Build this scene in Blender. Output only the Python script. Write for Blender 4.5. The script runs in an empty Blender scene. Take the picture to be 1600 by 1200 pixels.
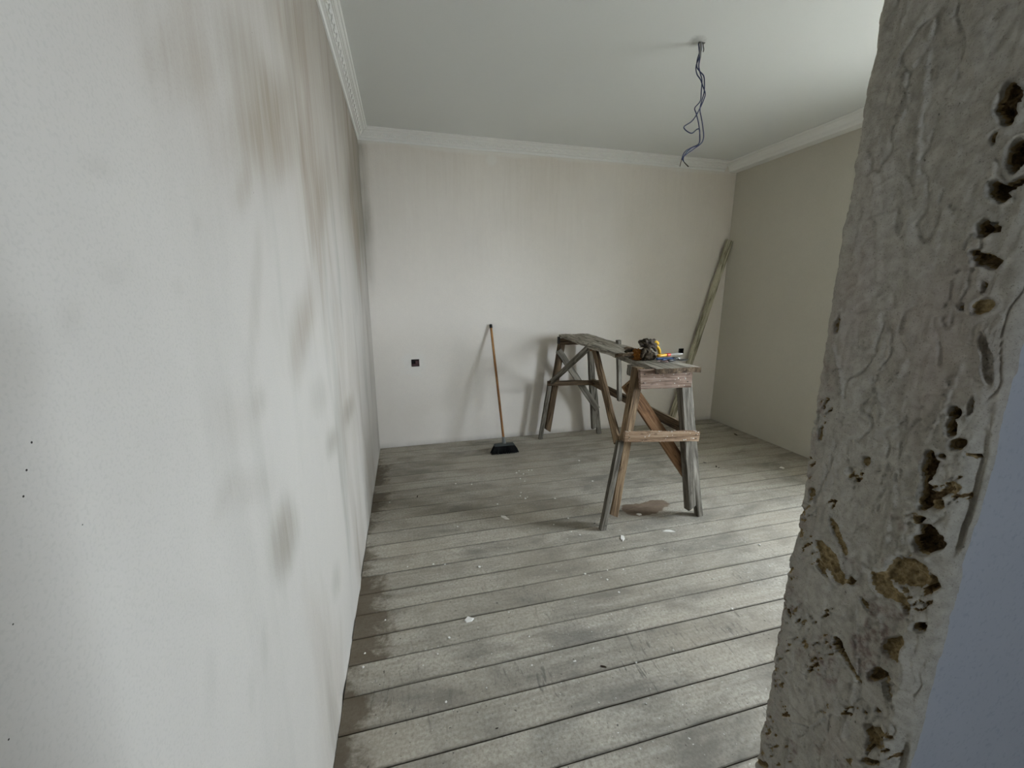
import bpy, bmesh, math, random
import numpy as np
from mathutils import Vector, Matrix

SC = bpy.context.scene
COL = SC.collection
rnd = random.Random(7)

# ------------------------------------------------------------------ camera
ROOM_W, ROOM_D, ROOM_H = 3.687, 3.8505, 2.72
yaw, pitch, roll, focal_px = 0.2552, 0.2161, -0.0003, 638.47
fw = Vector((math.sin(yaw) * math.cos(pitch), math.cos(yaw) * math.cos(pitch), -math.sin(pitch)))
rt = Vector((math.cos(yaw), -math.sin(yaw), 0))
up = rt.cross(fw)
r2 = rt * math.cos(roll) + up * math.sin(roll)
u2 = up * math.cos(roll) - rt * math.sin(roll)
cam_data = bpy.data.cameras.new('camera')
cam_data.sensor_width = 36.0
cam_data.lens = 36.0 * focal_px / 1600.0
cam_data.clip_start = 0.02
cam = bpy.data.objects.new('camera', cam_data)
COL.objects.link(cam)
cam.matrix_world = Matrix(((r2.x, u2.x, -fw.x, 0.2881), (r2.y, u2.y, -fw.y, 0.0), (r2.z, u2.z, -fw.z, 1.4175), (0, 0, 0, 1)))
SC.camera = cam

# ------------------------------------------------------------------ daylight
SC.view_settings.view_transform = 'Standard'
SC.view_settings.look = 'None'
SC.view_settings.exposure = 2.5
SC.view_settings.gamma = 1.0
SC.view_settings.use_curve_mapping = False
SC.cycles.max_bounces = 12
SC.cycles.diffuse_bounces = 8

world = bpy.data.worlds.new('overcast_sky')
SC.world = world
world.use_nodes = True
bg = world.node_tree.nodes['Background']
bg.inputs[0].default_value = (0.81, 0.905, 1.0, 1)
bg.inputs[1].default_value = 9.0

# window in the right wall; unseen rear one added to light the bluish face
WIN = dict(y0=0.76, y1=1.56, z0=0.72, z1=2.30)
WIN_FILL = dict(x0=0.3, x1=0.75, z0=1.25, z1=1.85)
REAR_Y = -2.2

def portal(name, loc, rot, sx, sy):
    l = bpy.data.lights.new(name, 'AREA')
    l.shape = 'RECTANGLE'
    l.size, l.size_y = sx, sy
    l.cycles.is_portal = True
    o = bpy.data.objects.new(name, l)
    COL.objects.link(o)
    o.location = loc
    o.rotation_euler = rot
    return o
portal('sky_portal', (ROOM_W + 0.10, (WIN['y0'] + WIN['y1']) / 2, (WIN['z0'] + WIN['z1']) / 2), (0, math.pi / 2, 0),
       WIN['z1'] - WIN['z0'], WIN['y1'] - WIN['y0'])
portal('sky_portal', ((WIN_FILL['x0'] + WIN_FILL['x1']) / 2, REAR_Y - 0.10, (WIN_FILL['z0'] + WIN_FILL['z1']) / 2), (math.pi / 2, 0, 0),
       WIN_FILL['x1'] - WIN_FILL['x0'], WIN_FILL['z1'] - WIN_FILL['z0'])

# ------------------------------------------------------------------ helpers
def tag(o, label=None, cat=None, group=None, kind=None):
    if label: o['label'] = label
    if cat: o['category'] = cat
    if group: o['group'] = group
    if kind: o['kind'] = kind
    return o

def obj(name, verts, faces, mat=None, parent=None, smooth=False, mats=None, mat_idx=None):
    me = bpy.data.meshes.new(name)
    me.from_pydata([tuple(v) for v in verts], [], [tuple(f) for f in faces])
    if mats:
        for m in mats: me.materials.append(m)
        if mat_idx is not None: me.polygons.foreach_set('material_index', mat_idx)
    elif mat: me.materials.append(mat)
    if smooth: me.polygons.foreach_set('use_smooth', [True] * len(me.polygons))
    me.update()
    o = bpy.data.objects.new(name, me)
    COL.objects.link(o)
    if parent: set_parent(o, parent)
    return o

def set_parent(o, p):
    o.parent = p
    o.matrix_parent_inverse = Matrix.Identity(4)

def empty(name, loc, label, cat, group=None):
    o = bpy.data.objects.new(name, None)
    COL.objects.link(o)
    o.location = loc
    o.empty_display_size = 0.05
    return tag(o, label, cat, group)

class MB:
    """collects pieces of ONE mesh"""
    def __init__(s): s.v, s.f = [], []
    def add(s, v, f):
        n = len(s.v); s.v += [tuple(x) for x in v]; s.f += [tuple(i + n for i in q) for q in f]; return s
    def box(s, a, b):
        (x0, y0, z0), (x1, y1, z1) = a, b
        return s.add([(x0,y0,z0),(x1,y0,z0),(x1,y1,z0),(x0,y1,z0),(x0,y0,z1),(x1,y0,z1),(x1,y1,z1),(x0,y1,z1)],
                     [(0,3,2,1),(4,5,6,7),(0,1,5,4),(1,2,6,5),(2,3,7,6),(3,0,4,7)])
    def tube(s, pts, rad, n=8, caps=True):
        pts = [Vector(p) for p in pts]
        rads = rad if isinstance(rad, (list, tuple)) else [rad] * len(pts)
        v, f = [], []
        t0 = (pts[1] - pts[0]).normalized()
        ref = Vector((0, 0, 1)) if abs(t0.z) < 0.9 else Vector((1, 0, 0))
        side = t0.cross(ref).normalized()
        for i, p in enumerate(pts):
            t = (pts[min(i + 1, len(pts) - 1)] - pts[max(i - 1, 0)]).normalized()
            side = (side - t * side.dot(t)).normalized()
            b = t.cross(side)
            for k in range(n):
                a = 2 * math.pi * k / n
                v.append(p + (side * math.cos(a) + b * math.sin(a)) * rads[i])
        for i in range(len(pts) - 1):
            for k in range(n):
                f.append((i*n+k, i*n+(k+1)%n, (i+1)*n+(k+1)%n, (i+1)*n+k))
        if caps:
            f.append(tuple(range(n - 1, -1, -1))); f.append(tuple((len(pts)-1)*n + k for k in range(n)))
        return s.add(v, f)
    def lathe(s, prof, n=16, M=Matrix.Identity(4)):
        v, f = [], []
        for r, z in prof:
            for k in range(n):
                a = 2 * math.pi * k / n
                v.append(M @ Vector((r*math.cos(a), r*math.sin(a), z)))
        for i in range(len(prof) - 1):
            for k in range(n):
                f.append((i*n+k, i*n+(k+1)%n, (i+1)*n+(k+1)%n, (i+1)*n+k))
        f.append(tuple(range(n - 1, -1, -1))); f.append(tuple((len(prof)-1)*n + k for k in range(n)))
        return s.add(v, f)
    def build(s, name, mat, parent=None, smooth=False):
        return obj(name, s.v, s.f, mat, parent, smooth)

def smooth_path(pts, k=5):
    P = [Vector(p) for p in pts]; out = []
    for i in range(len(P) - 1):
        p0, p1, p2, p3 = P[max(i-1, 0)], P[i], P[i+1], P[min(i+2, len(P)-1)]
        for j in range(k):
            t = j / k
            out.append(0.5 * ((2*p1) + (p2-p0)*t + (2*p0-5*p1+4*p2-p3)*t*t + (3*p1-p0-3*p2+p3)*t*t*t))
    out.append(P[-1])
    return out

# value noise on numpy arrays
def _h(ix, iy, seed):
    n = (ix.astype(np.int64) * 374761393 + iy.astype(np.int64) * 668265263 + seed * 1442695041) & 0x7fffffff
    n = ((n ^ (n >> 13)) * 1274126177) & 0x7fffffff
    n = (n ^ (n >> 16)) & 0xffff
    return n / 65535.0
def vnoise(x, y, seed=0):
    ix, iy = np.floor(x), np.floor(y); fx, fy = x - ix, y - iy
    fx = fx*fx*(3-2*fx); fy = fy*fy*(3-2*fy)
    a, b, c, d = _h(ix, iy, seed), _h(ix+1, iy, seed), _h(ix, iy+1, seed), _h(ix+1, iy+1, seed)
    return (a*(1-fx)+b*fx)*(1-fy) + (c*(1-fx)+d*fx)*fy
def fbm(x, y, seed=0, oct=4):
    s, a, t = 0.0, 0.5, 0.0
    for o in range(oct):
        s = s + a * vnoise(x * 2**o, y * 2**o, seed + o * 17); t += a; a *= 0.5
    return s / t
def sstep(a, b, x):
    t = np.clip((x - a) / (b - a), 0, 1); return t*t*(3-2*t)
def ell_d(u, v, e):
    """normalised distance from the ellipse e = (cu, cv, m00, m01, m10, m11, ...)"""
    du, dv = u - e[0], v - e[1]
    return np.sqrt((e[2]*du + e[3]*dv)**2 + (e[4]*du + e[5]*dv)**2)
def set_attr(o, name, arr):
    a = o.data.attributes.new(name, 'FLOAT', 'POINT')
    a.data.foreach_set('value', np.asarray(arr, dtype=np.float32))

# ------------------------------------------------------------------ materials
def srgb(r, g, b):
    f = lambda c: (c/255/12.92) if c/255 <= 0.04045 else ((c/255+0.055)/1.055)**2.4
    return (f(r), f(g), f(b), 1.0)

class NT:
    def __init__(s, name, rough=0.85, spec=0.25):
        s.m = bpy.data.materials.new(name); s.m.use_nodes = True
        s.t = s.m.node_tree; s.b = s.t.nodes['Principled BSDF']
        s.b.inputs['Roughness'].default_value = rough
        s.b.inputs['Specular IOR Level'].default_value = spec
    def n(s, typ, **kw):
        nd = s.t.nodes.new(typ)
        for k, v in kw.items(): setattr(nd, k, v)
        return nd
    def put(s, sock, v):
        if hasattr(v, 'is_linked') or isinstance(v, bpy.types.NodeSocket): s.t.links.new(v, sock)
        else: sock.default_value = v
    def pos(s): return s.n('ShaderNodeNewGeometry').outputs['Position']
    def objc(s): return s.n('ShaderNodeTexCoord').outputs['Object']
    def rand(s): return s.n('ShaderNodeObjectInfo').outputs['Random']
    def mapping(s, vec, scale=(1,1,1), loc=(0,0,0)):
        m = s.n('ShaderNodeMapping'); s.put(m.inputs['Vector'], vec); s.put(m.inputs['Scale'], scale); s.put(m.inputs['Location'], loc)
        return m.outputs[0]
    def noise(s, vec, scale, detail=4, rough=0.55, dist=0.0):
        m = s.n('ShaderNodeTexNoise'); s.put(m.inputs['Vector'], vec); s.put(m.inputs['Scale'], scale)
        s.put(m.inputs['Detail'], detail); s.put(m.inputs['Roughness'], rough); s.put(m.inputs['Distortion'], dist)
        return m.outputs[0]
    def ramp(s, fac, stops):
        m = s.n('ShaderNodeValToRGB'); s.put(m.inputs[0], fac); e = m.color_ramp.elements
        while len(e) < len(stops): e.new(0.5)
        for k, (p, c) in enumerate(stops):
            e[k].position = p; e[k].color = c if isinstance(c, tuple) else (c, c, c, 1)
        return m.outputs[0]
    def mix(s, fac, a, b, mode='MIX'):
        m = s.n('ShaderNodeMix', data_type='RGBA', blend_type=mode)
        s.put(m.inputs[0], fac); s.put(m.inputs[6], a); s.put(m.inputs[7], b)
        return m.outputs[2]
    def math(s, op, a, b=0.0, c=0.0):
        m = s.n('ShaderNodeMath', operation=op); s.put(m.inputs[0], a); s.put(m.inputs[1], b); s.put(m.inputs[2], c)
        return m.outputs[0]
    def attr(s, name): return s.n('ShaderNodeAttribute', attribute_name=name).outputs['Fac']
    def sep(s, vec):
        m = s.n('ShaderNodeSeparateXYZ'); s.put(m.inputs[0], vec); return m.outputs
    def offs(s, vec, k):
        """vec shifted by a per-object random amount"""
        m = s.n('ShaderNodeVectorMath', operation='ADD'); s.put(m.inputs[0], vec)
        c = s.n('ShaderNodeCombineXYZ'); r = s.rand()
        for i, q in enumerate((k, k * 1.7, k * 2.3)): s.put(c.inputs[i], s.math('MULTIPLY', r, q))
        s.put(m.inputs[1], c.outputs[0]); return m.outputs[0]
    def bump(s, h, strength=0.4, dist=0.002):
        m = s.n('ShaderNodeBump'); s.put(m.inputs['Height'], h); m.inputs['Strength'].default_value = strength
        m.inputs['Distance'].default_value = dist; s.t.links.new(m.outputs[0], s.b.inputs['Normal'])
    def color(s, c): s.put(s.b.inputs['Base Color'], c); return s
    def rough(s, r): s.put(s.b.inputs['Roughness'], r); return s

def plain(name, rgb, rough=0.6, spec=0.4, metal=0.0, var=0.12, scale=60):
    t = NT(name, rough, spec)
    c = srgb(*rgb); d = tuple(x * (1 - var * 2) for x in c[:3]) + (1,)
    t.color(t.mix(t.noise(t.objc(), scale, 3), d, c))
    t.b.inputs['Metallic'].default_value = metal
    return t.m

def wood(name, dark, mid, light, splat=0.0, splat_col=(215, 212, 205), rough=0.85):
    t = NT(name, rough, 0.2)
    p = t.offs(t.objc(), 13.0)
    g = t.noise(t.mapping(p, (3.5, 48, 48)), 1.0, 6, 0.66, 0.8)
    g2 = t.noise(t.mapping(p, (1.4, 9, 9)), 1.0, 4, 0.6, 1.5)
    c = t.ramp(g, [(0.36, srgb(*[v * 0.85 for v in dark])), (0.50, srgb(*mid)), (0.64, srgb(*light))])
    c = t.mix(t.math('MULTIPLY', t.ramp(g2, [(0.42, 0.0), (0.72, 1.0)]), 0.65), c, srgb(*dark))
    cr = t.noise(t.mapping(p, (2.0, 110, 110)), 1.0, 2, 0.5)
    c = t.mix(t.ramp(cr, [(0.66, 0.0), (0.74, 0.7)]), c, srgb(38, 32, 27))
    c = t.mix(t.ramp(t.noise(t.mapping(p, (12, 22, 22)), 1.0, 4, 0.6), [(0.62, 0.0), (0.72, 0.7)]), c, srgb(*[v * 0.7 for v in dark]))
    if splat > 0:
        sp = t.noise(t.mapping(p, (16, 26, 26)), 1.0, 5, 0.65)
        c = t.mix(t.ramp(sp, [(0.74 - 0.2 * splat, 0.0), (0.80 - 0.2 * splat, 0.9)]), c, srgb(*splat_col))
    t.color(c)
    t.bump(g, 0.6, 0.003)
    return t.m

# ------------------------------------------------------------------ surveyed places (metres)
PITS = [
 (0.353, 1.6218, -141.604, 6.737, 36.505, -62.392, 18, 1),
 (0.3469, 1.6288, -204.2, 38.12, 65.696, -161.556, 18, 1),
 (0.3586, 1.5903, -482.871, -16.095, 96.374, -155.592, 14, 0.9),
 (0.3368, 1.564, -166.333, -3.575, 43.317, -72.64, 22, 1),
 (0.3467, 1.5315, -118.318, -12.662, 63.173, -100.346, 26, 1),
 (0.3342, 1.5367, -88.794, 44.512, -73.679, -174.788, 26, 1),
 (0.35, 1.4906, -186.894, -5.108, 46.781, -103.488, 18, 0.9),
 (0.3397, 1.4912, -374.046, 69.243, 34.577, -240.394, 14, 0.9),
 (0.3508, 1.4641, -145.774, -15.305, 102.002, -200.485, 14, 0.9),
 (0.3417, 1.4576, -79.945, 3.904, 38.212, -130.008, 14, 0.8),
 (0.3535, 1.4021, -446.733, -45.86, 75.512, -188.837, 12, 0.9),
 (0.3369, 1.404, -99.559, 38.838, -44.562, -110.146, 7, 0.7),
 (0.3373, 1.4247, -596.094, 109.854, 2.15, -151.663, 10, 0.8),
 (0.32, 1.3399, -248.762, 72.654, -14.151, -39.064, 8, 0.2),
 (0.3233, 1.2859, -429.599, -5.42, 7.47, -79.91, 9, 0.5),
 (0.3365, 1.2715, -159.142, 28.967, -38.14, -133.048, 18, 1),
 (0.3363, 1.2531, -174.514, 31.719, -23.814, -73.722, 16, 1),
 (0.3294, 1.2325, -89.051, 64.356, -129.718, -96.846, 12, 0.8),
 (0.3494, 1.1965, -147.357, 16.158, -16.987, -56.055, 18, 1),
 (0.3382, 1.2136, -263.146, -21.937, 22.79, -290.832, 12, 0.9),
 (0.3445, 1.15, -186.276, 8.038, -15.777, -57.838, 15, 0.9),
 (0.3335, 1.1465, -130.141, -26.161, 23.007, -107.323, 10, 0.7),
 (0.3254, 1.1751, -128.537, 23.329, -54.815, -112.619, 6, 0.5),
 (0.3142, 1.2232, -216.186, -15.208, 40.693, -408.944, 8, 0.8),
 (0.3342, 1.0963, -79.267, 3.62, -19.311, -51.012, 24, 1),
 (0.3442, 1.12, -100.078, 82.085, -243.18, -156.457, 14, 0.9),
 (0.343, 1.0349, -43.065, 1.813, -22.25, -45.828, 12, 0.7),
 (0.3665, 1.0004, -38.7, -16.959, 40.997, -68.809, 6, 0.66),
 (0.3772, 1.003, -134.496, -28.395, -2.412, -99.461, 5, 0.66),
 (0.3525, 0.9954, -66.624, -32.293, 116.583, -144.009, 5, 0.66),
 (0.4469, 0.987, -51.724, 55.274, -32.233, -21.423, 5, 0.66),
 (0.4559, 0.9624, -96.498, 107.236, -59.83, -39.233, 5, 0.66),
 (0.4347, 0.9836, -88.524, 123.507, -58.071, -33.168, 4, 0.66),
 (0.4412, 1.0343, -108.783, 85.845, -37.488, -29.734, 5, 0.66),
 (0.4583, 0.99, -134.059, 130.182, -41.682, -29.809, 4, 0.5),
 (0.4093, 0.9765, -206.154, 35.418, -109.262, -144.21, 10, 0.8),
 (0.3375, 0.9866, -173.901, 78.274, -55.712, -43.127, 7, 0.6),
 (0.3198, 0.9719, -136.127, 24.362, -124.938, -138.1, 17, 1),
 (0.3422, 0.9144, -90.129, 3.68, -40.904, -57.721, 8, 0.7),
 (0.4105, 0.8539, -106.061, 70.977, -95.631, -63.084, 15, 1),
 (0.3925, 0.8382, -123.658, 132.309, -37.439, -19.715, 8, 0.8),
 (0.3535, 0.8572, -40.646, 45.991, -169.18, -79.923, 15, 0.8),
 (0.3372, 0.8528, -167.504, 59.415, -52.338, -37.129, 8, 0.5),
 (0.4523, 0.8664, -18.457, 23.112, -112.968, -65.965, 5, 0.61),
 (0.4931, 0.8443, -26.274, 80.437, -74.725, -36.662, 7, 0.61),
 (0.5077, 0.7051, -56.008, 22.44, -30.937, -24.398, 6, 0.61),
 (0.4376, 0.7987, -64.408, -3.406, -15.006, -22.379, 5, 0.61),
 (0.3566, 0.7813, -357.789, 62.015, -193.912, -161.342, 8, 0.9),
 (0.3422, 0.8023, -227.097, 39.69, -198.697, -166.293, 8, 0.9),
 (0.3376, 0.7557, -79.938, 13.948, -52.479, -40.458, 10, 0.6),
 (0.3369, 0.7101, -59.096, 6.031, -141.494, -114.076, 10, 0.8),
 (0.3428, 0.7338, -362.385, 62.971, -65.717, -49.547, 9, 0.8),
 (0.5025, 0.4718, -87.521, -10.821, -112.149, -117.673, 6, 0.8),
 (0.4985, 1.371, -248.97, -1.543, 7.525, -72.37, 6, 0.6),
 (0.4979, 1.1931, -235.791, -1.332, -11.375, -75.311, 6, 0.7),
 (0.424, 1.1701, -184.594, 31.995, -50.196, -121.039, 6, 0.7),
 (0.4382, 1.1503, -87.367, 15.017, -51.216, -117.117, 3, 0.3),
 (0.4937, 1.233, -78.012, 13.143, -11.562, -41.762, 4, 0.61),
 (0.4356, 1.1462, -62.972, -8.349, -2.322, -67.361, 4, 0.61),
 (0.5025, 1.1398, -86.836, 14.456, -25.171, -61.207, 4, 0.61),
 (0.4821, 0.9814, -61.146, 40.43, -39.378, -35.06, 3, 0.61),
 (0.4593, 1.0792, -118.36, 20.024, -46.585, -87.02, 3, 0.61),
 (0.3255, 1.1688, -73.101, 3.618, -10.933, -44.285, 6, 0.61),
 (0.3257, 1.0169, -106.717, 5.032, -21.028, -39.247, 4, 0.61),
 (0.3747, 0.7634, -71.971, 12.353, -93.439, -78.201, 3, 0.61),
 (0.3234, 0.7596, -73.224, 12.863, -49.667, -37.446, 6, 0.61),
 (0.4775, 0.6406, -51.087, 41.864, -61.619, -36.171, 3, 0.61),
 (0.4956, 1.0839, -171.805, 28.568, -69.485, -139.182, 6, 0.7),
 (0.5099, 1.0397, -161.677, 26.6, -73.791, -133.296, 6, 0.7),
 (0.3859, 0.9504, -192.155, 200.221, -98.123, -55.269, 6, 0.8),
 (0.4047, 1.165, -293.094, 51.245, -108.387, -247.849, 3, 0.3),
]
STAINS = [
 (1.2083, 1.8374, 5.622, -5.163, 2.774, -8.682, 0.9, 0.75),
 (1.2924, 1.7784, 6.848, -5.784, 2.81, -10.615, 0.6, 0.8),
 (0.9553, 1.6108, 22.372, -13.51, 4.112, -21.432, 0.45, 0.7),
 (1.0831, 1.8981, 3.809, 6.564, 5.994, -10.583, 0.45, 0.4),
 (0.7987, 1.7458, 11.807, -12.418, 3.557, -15.693, 0.3, 0.9),
 (1.9076, 1.8199, 5.636, -5.327, 1.421, -6.887, 0.4, 0.7),
 (1.3331, 1.3247, 7.11, -8.184, -0.794, -7.412, 0.6, 0.7),
 (0.9517, 1.4173, 28.983, -16.052, -0.115, -6.522, 0.3, 0.6),
 (2.5243, 2.4714, 0.857, 2.208, 1.202, -2.656, 0.35, 0.5),
 (3.1442, 2.1711, 3.403, -2.429, 0.776, -3.16, 0.8, 0.2),
 (3.5586, 2.0447, 2.503, -2.003, 0.353, -1.963, 0.8, 0.1),
 (0.9309, 0.8801, 8.38, -5.724, -7.24, -11.166, 0.95, 0.3),
 (1.4519, 1.081, 6.341, -3.334, -3.675, -15.035, 0.35, 0.2),
 (2.077, 0.8633, 3.023, -9.971, -3.762, -12.359, 0.7, 0.2),
 (1.5952, 0.8704, 5.983, -8.026, -6.053, -16.007, 0.7, 0.2),
 (0.8868, 1.206, 20.193, -14.154, -8.797, -29.912, 0.35, 0.4),
 (0.7969, 1.0701, 11.016, 7.257, -5.953, -24.396, 0.3, 0.4),
 (0.6805, 1.1044, 18.808, -37.886, -11.718, -16.17, 0.25, 0.4),
 (0.5287, 1.4369, 35.953, -41.935, -22.111, -59.511, 0.3, 0.3),
 (0.5378, 1.5429, 46.33, -49.979, -15.567, -74.841, 0.4, 0.2),
 (0.6535, 1.4257, 62.555, 24.408, 15.934, -85.788, 0.35, 0.3),
 (0.3967, 1.3694, 30.03, -8.751, -3.348, -22.359, 0.35, 0.3),
 (0.4556, 1.3951, 67.304, -20.282, -3.473, -59.013, 0.35, 0.3),
 (0.7403, 1.5194, 62.105, -21.612, 9.506, -62.016, 0.25, 0.4),
 (1.3975, 0.4077, 7.399, -8.556, -9.778, -12.581, 0.4, 0.1),
 (0.7473, 0.7651, 43.492, -17.713, -14.908, -15.359, 0.25, 0.1),
 (0.5574, 0.8856, 49.592, -17.659, -16.868, -15.293, 0.2, 0.1),
 (0.6704, 0.7474, 44.738, -17.532, -20.749, -18.433, 0.25, 0.1),
 (0.56, 1.4519, 88.88, -28.266, 7.463, -105.269, 0.2, 0.2),
 (0.6079, 0.9677, 2.729, -7.784, -62.96, -57.373, 0.1, 0.1),
 (0.7734, 1.2128, 9.671, 0.561, -3.822, -17.608, 0.22, 0.5),
 (1.6219, 2.208, 2.18, 4.69, 5.241, -9.455, 0.35, 0.5),
 (0.7185, 1.739, 28.329, -22.375, 6.968, -20.188, 0.25, 0.8),
]
SPECKS = [(1.022, 1.624), (0.535, 1.359), (0.634, 1.231), (0.794, 1.777), (1.148, 1.977), (0.638, 1.551), (0.389, 1.304), (0.379, 1.285), (0.371, 1.267), (0.338, 1.182), (0.313, 1.108), (0.417, 1.216), (0.99, 0.834), (0.751, 1.154)]
WET = [
 (1.7955, 2.2103, 6.453, -3.784, -1.415, -11.227),
 (1.9021, 2.2449, 9.052, -6.018, -3.588, -13.751),
 (1.7036, 2.243, 12.897, -7.574, -4.251, -16.295),
 (1.7392, 2.182, 8.348, -5.142, -4.405, -16.885),
]
CHIPS = [(0.492, 1.551, 0.026), (0.851, 2.339, 0.029), (1.475, 1.941, 0.027), (1.786, 1.936, 0.027), (1.717, 2.154, 0.021), (1.242, 2.036, 0.012), (1.124, 1.703, 0.013), (1.25, 1.701, 0.01), (1.215, 1.634, 0.013), (1.334, 1.685, 0.01), (1.226, 1.537, 0.012), (2.206, 1.678, 0.015), (2.101, 1.511, 0.01), (3.278, 2.514, 0.027), (1.635, 2.683, 0.015), (1.697, 3.079, 0.017), (1.103, 2.978, 0.016), (1.133, 3.008, 0.013), (1.151, 2.94, 0.015), (1.104, 2.868, 0.015), (1.213, 3.0, 0.013), (1.238, 2.994, 0.013), (1.125, 2.816, 0.01), (1.045, 2.642, 0.012), (1.027, 2.596, 0.012), (1.052, 2.551, 0.016), (1.071, 2.565, 0.011), (1.255, 2.498, 0.016), (0.841, 2.522, 0.015), (0.54, 2.312, 0.012), (0.121, 2.737, 0.011), (0.368, 1.98, 0.012), (0.428, 1.964, 0.009), (0.234, 1.993, 0.01), (0.603, 1.897, 0.014), (0.677, 1.549, 0.009), (0.134, 1.644, 0.009), (0.061, 1.485, 0.009), (0.059, 1.422, 0.012), (0.399, 1.475, 0.012), (0.346, 1.407, 0.008), (0.358, 1.199, 0.009), (0.728, 1.396, 0.008), (0.697, 1.262, 0.009), (0.864, 1.236, 0.008), (1.678, 1.308, 0.013), (1.276, 1.183, 0.009), (1.098, 1.169, 0.008), (0.87, 1.237, 0.008), (1.124, 1.421, 0.009), (1.154, 1.323, 0.007), (1.297, 1.415, 0.009), (1.92, 1.445, 0.01), (0.601, 2.907, 0.012), (1.246, 2.228, 0.012), (1.128, 2.181, 0.012), (0.718, 2.866, 0.012), (2.238, 2.251, 0.014), (1.741, 1.502, 0.008), (1.665, 1.653, 0.009), (0.286, 1.369, 0.006), (0.508, 1.215, 0.006), (0.839, 0.998, 0.006), (1.044, 1.013, 0.006), (0.761, 1.123, 0.006), (1.207, 2.08, 0.01)]
DARK = [(2.726, 2.768, 0.017), (2.764, 2.675, 0.022), (2.765, 2.648, 0.016), (3.538, 3.304, 0.033), (0.31, 2.774, 0.018), (1.384, 2.13, 0.012), (0.966, 1.186, 0.015), (0.513, 1.065, 0.006)]
HOOK = (1.886, 2.166)
WIRE_A = [(1.885, 2.166, 2.723), (1.89, 2.166, 2.679), (1.882, 2.166, 2.643), (1.879, 2.166, 2.607), (1.889, 2.166, 2.584), (1.912, 2.166, 2.562), (1.923, 2.166, 2.533), (1.934, 2.166, 2.491), (1.931, 2.166, 2.454), (1.926, 2.166, 2.41), (1.939, 2.166, 2.355), (1.945, 2.166, 2.304), (1.947, 2.166, 2.266), (1.937, 2.166, 2.236), (1.899, 2.166, 2.207), (1.853, 2.166, 2.174), (1.843, 2.166, 2.151), (1.88, 2.166, 2.117)]
WIRE_B = [(1.883, 2.166, 2.723), (1.886, 2.166, 2.679), (1.884, 2.166, 2.643), (1.881, 2.166, 2.601), (1.9, 2.166, 2.57), (1.919, 2.166, 2.551), (1.927, 2.166, 2.503), (1.925, 2.166, 2.453), (1.888, 2.166, 2.412), (1.892, 2.166, 2.382), (1.91, 2.166, 2.333), (1.928, 2.166, 2.284), (1.94, 2.166, 2.252), (1.933, 2.166, 2.236), (1.89, 2.166, 2.216), (1.847, 2.166, 2.19), (1.826, 2.166, 2.153), (1.814, 2.166, 2.11)]
WIRE_C = [(1.887, 2.166, 2.723), (1.891, 2.166, 2.68), (1.885, 2.166, 2.646), (1.88, 2.166, 2.613), (1.894, 2.166, 2.581), (1.915, 2.166, 2.557), (1.927, 2.166, 2.521), (1.939, 2.166, 2.486), (1.936, 2.166, 2.461), (1.924, 2.166, 2.422), (1.905, 2.166, 2.377), (1.883, 2.166, 2.349), (1.841, 2.166, 2.323), (1.831, 2.166, 2.307), (1.849, 2.166, 2.289), (1.878, 2.166, 2.284), (1.913, 2.166, 2.309), (1.937, 2.166, 2.313), (1.945, 2.166, 2.285), (1.944, 2.166, 2.253), (1.926, 2.166, 2.229), (1.886, 2.166, 2.212), (1.848, 2.166, 2.18), (1.842, 2.166, 2.147), (1.885, 2.166, 2.119)]
CREASES = [[(0.3992, 0.9345), (0.3887, 0.8847), (0.3799, 0.839)], [(0.3802, 1.1114), (0.3782, 1.0716), (0.3785, 1.0398)], [(0.3629, 1.121), (0.3615, 1.0821), (0.3629, 1.0546)], [(0.3805, 0.8199), (0.378, 0.7595), (0.3804, 0.7014)], [(0.3417, 1.3341), (0.3476, 1.2903), (0.353, 1.2547), (0.3622, 1.2205)], [(0.4015, 1.3297), (0.4047, 1.3085), (0.4135, 1.2911)], [(0.4315, 1.2892), (0.4247, 1.2696), (0.4161, 1.2545)], [(0.457, 0.5823), (0.4579, 0.5279)], [(0.4458, 1.7475), (0.4406, 1.6814), (0.4374, 1.6287), (0.4303, 1.5617)], [(0.453, 1.7123), (0.4641, 1.7027), (0.4659, 1.6923), (0.4575, 1.6738), (0.4586, 1.6553), (0.4627, 1.6452)], [(0.4802, 1.7932), (0.4829, 1.7673)], [(0.3855, 1.1734), (0.3782, 1.1226)], [(0.5029, 1.3371), (0.4842, 1.2987), (0.4745, 1.2593)], [(0.3886, 1.0329), (0.3679, 0.9498), (0.3535, 0.9068)], [(0.4565, 0.6361), (0.4242, 0.6691), (0.3997, 0.7269)]]

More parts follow.
